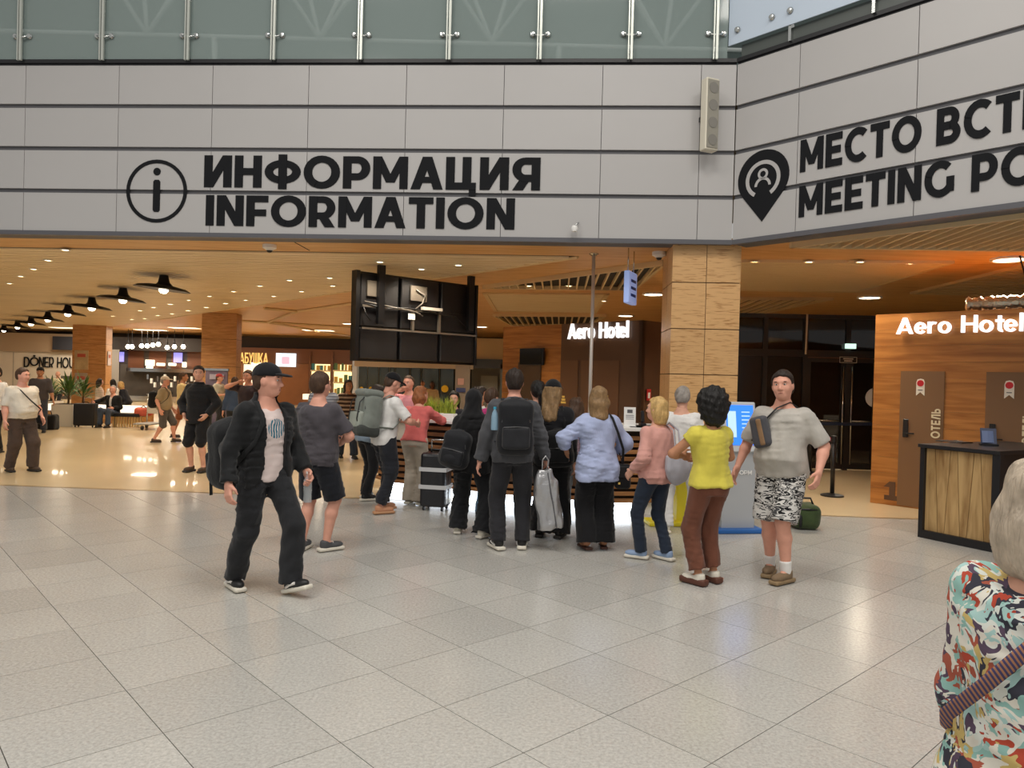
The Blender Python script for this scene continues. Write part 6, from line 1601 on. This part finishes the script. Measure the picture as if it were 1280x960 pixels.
fx = lambda x, y, z: I['P'] + I['rt'] * x + I['fw'] * y + I['u'] * z
S = SDF(); S.u(*rbox(fx(.1, .2, .3), (.075, .045, .13), .035, np.stack([I['rt'], I['fw'], I['u']], 1) @ roty(.25)), k=0); S.fn(wrinkle(.003, 2)); obj('pouch', S.mesh(.011, s), C('slinggrey', '4b4b50', rough=.6), cb)
S = SDF(); S.u(*rbox(fx(.085, .243, .3), (.022, .012, .11), .01, np.stack([I['rt'], I['fw'], I['u']], 1) @ roty(.25)), k=0); obj('panel', S.mesh(.008, s), C('slingtan', '8d6f52'), cb)
tube_obj('strap', [fx(.07, .19, .4), fx(-.0, .13, .5), fx(-.06, .02, .545), fx(-.08, -.1, .5), fx(0, -.17, .35), fx(.2, -.1, .25), fx(.235, .06, .22), fx(.16, .19, .23)], .016, SHOEB, cb, s, ry=.006)
FAR = .022
SH_D = dict(m=SHOEB, sole=SOLEB); SH_W = dict(m=SOLEW, sole=SOLEW); SH_B = dict(m=mat('shoe_brown', '4a382a', .6), sole=SOLEB)
# ---- 3 young man in black coat and shorts
p = gp(243, 590)
person('young man in black coat and black shorts standing behind the striding man', (p.x + .05, p.y), 172, 1.77, 'm', 1.0, head=(28, 0, 0), hair=('short', 'dark'), hands=((-.2, .1, .95), (.2, .1, .95)), poles=((-1, -.6, 0), (1, -.6, 0)), top=dict(m=BLK, loose=.034, sleeve=1.97, hem=-.13, collar=.03, name='coat'), bottom=dict(m=BLK, len=1.02, knee=.085, loose=.02, name='shorts'), shoes=SH_B, seed=20, res=.016)
# ---- 4 heavy man in white tee at the left
p = (gp(14, 590) + gp(37, 589)) / 2
I = person('heavy man in white tee and brown trousers turned right at the left edge', (p.x, p.y), -118, 1.66, 'm', 1.2, belly=.05, head=(22, 2, 0), sk='pink', hair=('short', 'brown'), hands=((-.28, .1, .9), (.3, .08, .86)), feet=((-.13, .1, 10, 0), (.13, -.1, -8, 0)), top=dict(m=C('offwhite', 'd9d2c4'), loose=.024, sleeve=.95, hem=-.03, name='tee'), bottom=dict(m=C('brownp', '4e4038'), knee=.085, ankle=.085), shoes=SH_B, seed=21, res=.016)
cs = worn(I, 'crossbody_strap_bag', 'small dark bag on a thin strap across the heavy man in white', 'bag'); s = I['s']
fx = lambda x, y, z: I['P'] + I['rt'] * x + I['fw'] * y + I['u'] * z
tube_obj('strap', [fx(-.24, .0, .0), fx(-.2, .2, .12), fx(0, .25, .28), fx(.1, .15, .44), fx(.12, -.02, .5), fx(.0, -.17, .36), fx(-.2, -.13, .1), fx(-.24, 0, 0)], .012, SHOEB, cs, s, ry=.005)
S = SDF(); S.u(*rbox(fx(-.27, 0, -.06), (.04, .1, .08), .03), k=0); obj('pouch', S.mesh(.015, s), BLK, cs)
# ---- 5 person cut by the left frame edge
p = gp(-6, 566); person('person in white shirt and black trousers cut by the left frame edge', (p.x, p.y), 170, 1.66, 'm', 1.0, hair=('short', 'dark'), top=dict(m=WHT, loose=.024, sleeve=1.2), bottom=dict(m=BLK), shoes=SH_D, seed=22, res=FAR)
# ---- 6 person with dark bag behind the heavy man
p = gp(49, 541)
I = person('man in dark grey shirt and jeans with a black cap behind the heavy man', (p.x, p.y), -160, 1.66, 'm', 1.08, hair=('short', 'black'), cap=('17171a', 'back'), sk='tan', top=dict(m=C('dgrey', '4b4547'), loose=.03, sleeve=1.1), bottom=dict(m=C('djean', '3a3e48'), knee=.08, ankle=.08), shoes=SH_D, seed=23, res=FAR, hands=((-.34, .12, .85), (.28, .05, .85)))
hb2 = thing('holdall', 'large black holdall beside the man in the dark grey shirt', 'bag', (*gp(60, 537).xy, 0), .1)
S = SDF(); S.u(*rbox((0, 0, .2), (.22, .17, .2), .06), k=0); S.fn(wrinkle(.008, 3)); obj('body', S.mesh(.025), BLK, hb2); obj('handle', tube_me('h', [(-.09, 0, .39), (-.06, 0, .5), (.06, 0, .5), (.09, 0, .39)], .014, 6), SHOEB, hb2)
# ---- 7 stall worker
p = at(72, 500, 27); person('stall worker in pale shirt behind the green plants', (p.x, 27, 0), 180, 1.5, 'm', 1.0, hair=('bald', 'grey'), top=dict(m=C('paley', 'e2dcb8'), loose=.024, sleeve=1.2), bottom=dict(m=DKG), shoes=SH_D, seed=24, res=FAR)
# ---- 8 seated man on the bench
def seated(label, loc, rz, seat_z, h, hands=None, **k):
    z = seat_z / (h / 1.75) + .1
    return person(label, loc, rz, h, feet=((-.12, .42, 4, 0), (.12, .42, -4, 0)), pelvis=(0, 0, z), hands=hands or ((-.14, .3, z + .06), (.14, .3, z + .06)), res=FAR, **k)
p = gp(137, 534); bz = .36
I = seated('man in black jacket sitting on the bench with an arm on the suitcase', (p.x, 21.0), 176, .31, 1.68, sex='m', hair=('crop', 'grey'), sk='pink', hands=((-.14, .22, .56), (.5, .12, .72)), inner=dict(m=WHT, loose=.004, sleeve=.3, name='shirt'), top=dict(m=BLK, loose=.03, sleeve=1.95, hem=-.04, open=(.2, .6, .04), name='jacket'), bottom=dict(m=C('bluejean', '3f4a5c'), knee=.075, ankle=.075), shoes=SH_D, seed=25)
# ---- 9..11 people behind the low wall
p = at(141, 500, 24.5); seated('woman with long dark hair and white top seated behind the low wall', (p.x, 24.5), 60, .42, 1.66, sex='f', hair=('long', 'black'), top=dict(m=WHT, loose=.024, sleeve=1.2), bottom=dict(m=DKG), seed=26)
p = at(124, 500, 25.5); seated('woman with brown hair seated left of the dark-haired woman', (p.x, 25.5), -50, .42, 1.66, sex='f', hair=('mid', 'dark'), top=dict(m=C('pinkw', 'd8c4b8'), loose=.024, sleeve=1.2), bottom=dict(m=DKG), seed=27)
p = at(159, 500, 25); seated('blond person in dark top bending over a table by the bar', (p.x, 25), 90, .42, 1.62, sex='f', hair=('bob', 'blond'), top=dict(m=C('navy', '22242c'), loose=.026, sleeve=1.2), bottom=dict(m=DKG), lean=22, seed=28)
# chairs those people sit on
def stool(x, y, lab):
    t = thing('stool', lab, 'stool', (x, y, 0)); obj('seat', lathe_me('seat', [(0, .36), (.2, .36), (.21, .4), (.19, .42), (0, .42)], 18), M_WARMW, t); obj('column', tube_me('c', [(0, 0, .02), (0, 0, .37)], .03, 8), M_STEEL, t); obj('base', lathe_me('b', [(0, 0), (.2, 0), (.19, .02), (0, .03)], 18), M_STEEL, t)
stool(at(141, 500, 24.5).x, 24.5, 'stool under the dark-haired woman behind the low wall'); stool(at(124, 500, 25.5).x, 25.5, 'stool under the brown-haired woman behind the low wall'); stool(at(159, 500, 25).x, 25, 'stool under the blond person by the bar')
# ---- 12, 13 walkers in the food hall
p = gp(204, 553)
I = person('man in tan shirt, shorts and pale cap walking with a black backpack', (p.x, p.y), -80, 1.56, 'm', 1.1, belly=.03, feet=((-.1, .24, 0, 0), (.1, -.2, 0, 0)), pelvis=(0, 0, .9), hair=('short', 'grey'), cap=('d8c8b4',), sk='pink', top=dict(m=C('tanshirt', '9c8a6c'), loose=.03, sleeve=.9), bottom=dict(m=C('gshort', '5a5450'), len=1.02, knee=.085, loose=.02, name='shorts'), shoes=SH_B, seed=29, res=FAR, hands=((-.26, .16, .85), (.26, -.02, .85)))
backpack(I, 'black daypack on the walking man in the pale cap', BLK, size=(.32, .2, .42), res=.022, pocket=False)
p = gp(220, 548); person('man in cream shirt and rust shorts walking behind the backpacker', (p.x, p.y + .3), -70, 1.63, 'm', 1.0, feet=((-.1, .2, 0, 0), (.1, -.2, 0, 0)), hair=('short', 'brown'), sk='tan', top=dict(m=C('cream', 'd8c28c'), loose=.03, sleeve=.9), bottom=dict(m=C('rust', '8a5234'), len=1.0, knee=.08, name='shorts'), shoes=SH_B, seed=30, res=FAR)
# ---- 14..16 by the poster board
p = at(273, 500, 20.5); person('person in red cap and pale shirt reading by the poster board', (p.x, 20.5), -100, 1.6, 'm', 1.0, hair=('short', 'brown'), cap=('a03a3c',), top=dict(m=C('palegr', 'b8b4a4'), loose=.03, sleeve=.9), bottom=dict(m=DKG), shoes=SH_D, hands=((-.12, .3, 1.1), (.12, .3, 1.12)), seed=31, res=FAR)
p = at(293, 500, 17); person('person with brown hair and blue denim jacket near the wooden column', (p.x, 17), 20, 1.55, 'f', 1.0, hair=('bob', 'brown'), top=dict(m=C('denimb', '3c4c66'), loose=.03, sleeve=1.9), bottom=dict(m=DKG), shoes=SH_D, seed=32, res=FAR)
p = at(310, 500, 14.5); person('man in dark tee drinking with his arm raised by the column', (p.x, 14.5), 170, 1.72, 'm', 1.08, hair=('short', 'brown'), sk='pink', hands=((-.2, .12, 1.05), (.1, .2, 1.5)), poles=((-.5, -1, 0), (1, -.2, -.6)), curl=(.5, 1.2), top=dict(m=C('plumtee', '3a3034'), loose=.026, sleeve=.85), bottom=dict(m=BLK), shoes=SH_D, seed=33, res=FAR)
# ---- 17 bald man in striped tee
p = at(404, 500, 11.2); person('bald man in grey striped tee facing the hall with folded arms', (p.x, 11.2), 165, 1.70, 'm', 1.1, hair=('bald', 'brown'), sk='tan', hands=((.1, .22, 1.1), (-.1, .24, 1.06)), poles=((-1, -.3, -.5), (1, -.3, -.5)), top=dict(m=stripes('grey_stripe', '6f7076', '9a9ba0', 7), loose=.026, sleeve=.95), bottom=dict(m=C('darkgr', '35353a'), len=1.4), shoes=SH_D, seed=34, res=.018)
# ---- 18 woman with child-coloured jacket far, jeans
p = gp(433, 573); person('dark-haired woman in brown and white jacket and jeans walking away', (p.x, p.y), -150, 1.58, 'f', 1.0, feet=((-.1, .22, 0, 0), (.1, -.2, 0, 0)), hair=('long', 'black'), sk='tan', top=dict(m=stripes('brown_band', '3a2a24', 'a8907a', 4), loose=.035, sleeve=1.9), bottom=dict(m=C('jean3', '2c3644'), knee=.08, ankle=.09), shoes=SH_D, seed=35, res=FAR)
# ---- 19 person in denim jacket behind the rucksack man
p = gp(444, 626); person('person in pale denim jacket and black trousers beside the rucksack man', (p.x + .12, p.y + .15), -40, 1.58, 'f', 1.0, lean=14, feet=((-.1, .05, 10, 0), (.12, -.12, -20, 0)), hair=('mid', 'dark'), hands=((-.15, .34, 1.05), (.18, .34, 1.05)), poles=((-1, -.4, -.5), (1, -.4, -.5)), top=dict(m=C('paledenim', '7f8f9f'), loose=.034, sleeve=1.9, hem=-.08, name='jacket'), bottom=dict(m=BLK, knee=.07, ankle=.08), shoes=dict(m=SHOEB, sole=SOLEW), seed=36, res=.016)
# ---- 21 people in pink behind the desk
p = at(511, 500, 11.7); person('man in pink polo behind the desk scratching his face', (p.x, 11.7), 160, 1.70, 'm', 1.08, hair=('crop', 'brown'), sk='pink', hands=((-.18, .3, 1.08), (.08, .16, 1.5)), poles=((-.8, -.6, -.3), (1, -.2, -.7)), top=dict(m=C('pinkpolo', 'd48f96'), loose=.028, sleeve=.9), bottom=dict(m=DKG), shoes=SH_D, seed=37, res=.018)
# ---- 23 far figure by the doors
p = at(540, 505, 24); person('far woman in cream jacket standing by the glass doors', (p.x, 24), 175, 1.52, 'f', 1.0, hair=('bob', 'black'), sk='brown', top=dict(m=C('creamj', 'd2c09a'), loose=.035, sleeve=1.9, hem=-.1), bottom=dict(m=DKG), shoes=SH_D, seed=38, res=FAR)
p = at(528, 505, 26); person('far person in brown jacket left of the cream jacket woman', (p.x, 26), 175, 1.52, 'm', 1.0, hair=('short', 'dark'), sk='tan', top=dict(m=C('brownj', '8a6a48'), loose=.035, sleeve=1.9, hem=-.1), bottom=dict(m=DKG), shoes=SH_D, seed=39, res=FAR)
# ---- 24 desk clerk
p = at(568, 500, 11.2); person('young clerk with dark hair and pale face behind the desk plants', (p.x, 11.2), 175, 1.47, 'f', .95, hair=('mid', 'black'), sk='fair', top=dict(m=C('clerk', '2a2a30'), loose=.024, sleeve=1.9), bottom=dict(m=BLK), shoes=SH_D, seed=40, res=.018)
# ---- 26 white top woman and magenta person
p = at(600, 500, 10.9); person('dark-haired woman in white jumper turned right behind the desk', (p.x, 10.9), -100, 1.56, 'f', .98, hair=('bun', 'dark'), sk='tan', top=dict(m=WHT, loose=.026, sleeve=1.9), bottom=dict(m=BLK), shoes=SH_D, seed=41, res=.018, head=(10, 8, 0))
p = gp(607, 643); person('person in magenta hoodie and blue jeans half hidden by the tall man', (p.x + .04, p.y - .32), -25, 1.58, 'f', 1.05, hair=('short', 'brown'), hands=((-.15, .3, 1.05), (.15, .3, 1.05)), top=dict(m=C('magenta', 'b83a76'), loose=.036, sleeve=1.9, hoodie=True, name='hoodie'), bottom=dict(m=C('jeanb', '54708a'), knee=.08, ankle=.08), shoes=SH_W, seed=42, res=.016)
# ---- 36 dark bun head behind the tall man
p = at(661, 500, 8.75); person('woman with dark tied hair hidden between the tall man and blond woman', (p.x + .1, 8.8), -5, 1.68, 'f', 1.0, hair=('pony', 'black'), head=(20, 0, 0), top=dict(m=C('darkt', '2c2a2e'), loose=.024, sleeve=1.9), bottom=dict(m=BLK), shoes=SH_D, seed=43, res=.018, hands=((-.15, .28, 1.0), (.15, .28, 1.0)))
# ---- 35 woman in the foreground
M_FLOR = blotch('floral_print', [(0, 'd8dcd4'), (.17, 'a85a48'), (.26, '8fb8b0'), (.42, '3c3c46'), (.52, 'c8b070'), (.6, 'dcd8cc'), (.74, '5a4a5c'), (.82, 'a6c8c4'), (.92, 'b04a38')], 8, (1, 1, 1.3), 2.2, 20)
I = person('woman with ash blond bob in colourful floral blouse close at the right edge', (1.17, 1.6), -66, 1.575, 'f', 1.06, head=(4, 6, 0), hair=('bob', 'ash'), sk='fair', hands=((-.2, .12, .86), (.2, .12, .86)), poles=((-.3, -1, 0), (.3, -1, 0)), top=dict(m=M_FLOR, loose=.03, sleeve=1.6, hem=-.14, name='blouse', wr=.007), bottom=dict(m=DKG, knee=.08, ankle=.08), shoes=SH_D, seed=44, res=.011)
sg = worn(I, 'shoulder_bag', 'woven striped bag strap over the floral blouse woman back', 'bag'); s = I['s']
fx = lambda x, y, z: I['P'] + I['rt'] * x + I['fw'] * y + I['u'] * z
tube_obj('strap', [fx(-.14, .2, -.04), fx(-.2, .1, .03), fx(-.2, -.06, .08), fx(-.13, -.16, .16), fx(-.02, -.185, .28), fx(.07, -.165, .4), fx(.115, -.08, .485), fx(.12, .04, .48), fx(.06, .16, .38), fx(0, .2, .2), fx(-.08, .22, 0)], .017, stripes('woven_band', '4a4668', 'a8785c', 40, 'DIAGONAL'), sg, s, ry=.006)
S = SDF(); S.u(*rbox(fx(-.08, .25, -.1), (.12, .04, .1), .03), k=0); obj('pouch', S.mesh(.015, s), C('bagblue', '2c3046'), sg)
duffel(gp(1012, 664) + Vector((0, .18, 0)), -.1, 'olive green duffel bag on the floor behind the patterned shorts', M_DUF, .34, .3, .34)
suitcase(gp(544, 637), -.2, 'black wrapped suitcase with two grey bands beside the coral top woman', mat('wrap_black', '222327', .3, bump=(9, .7)), .34, .3, .68, (.28, .5))
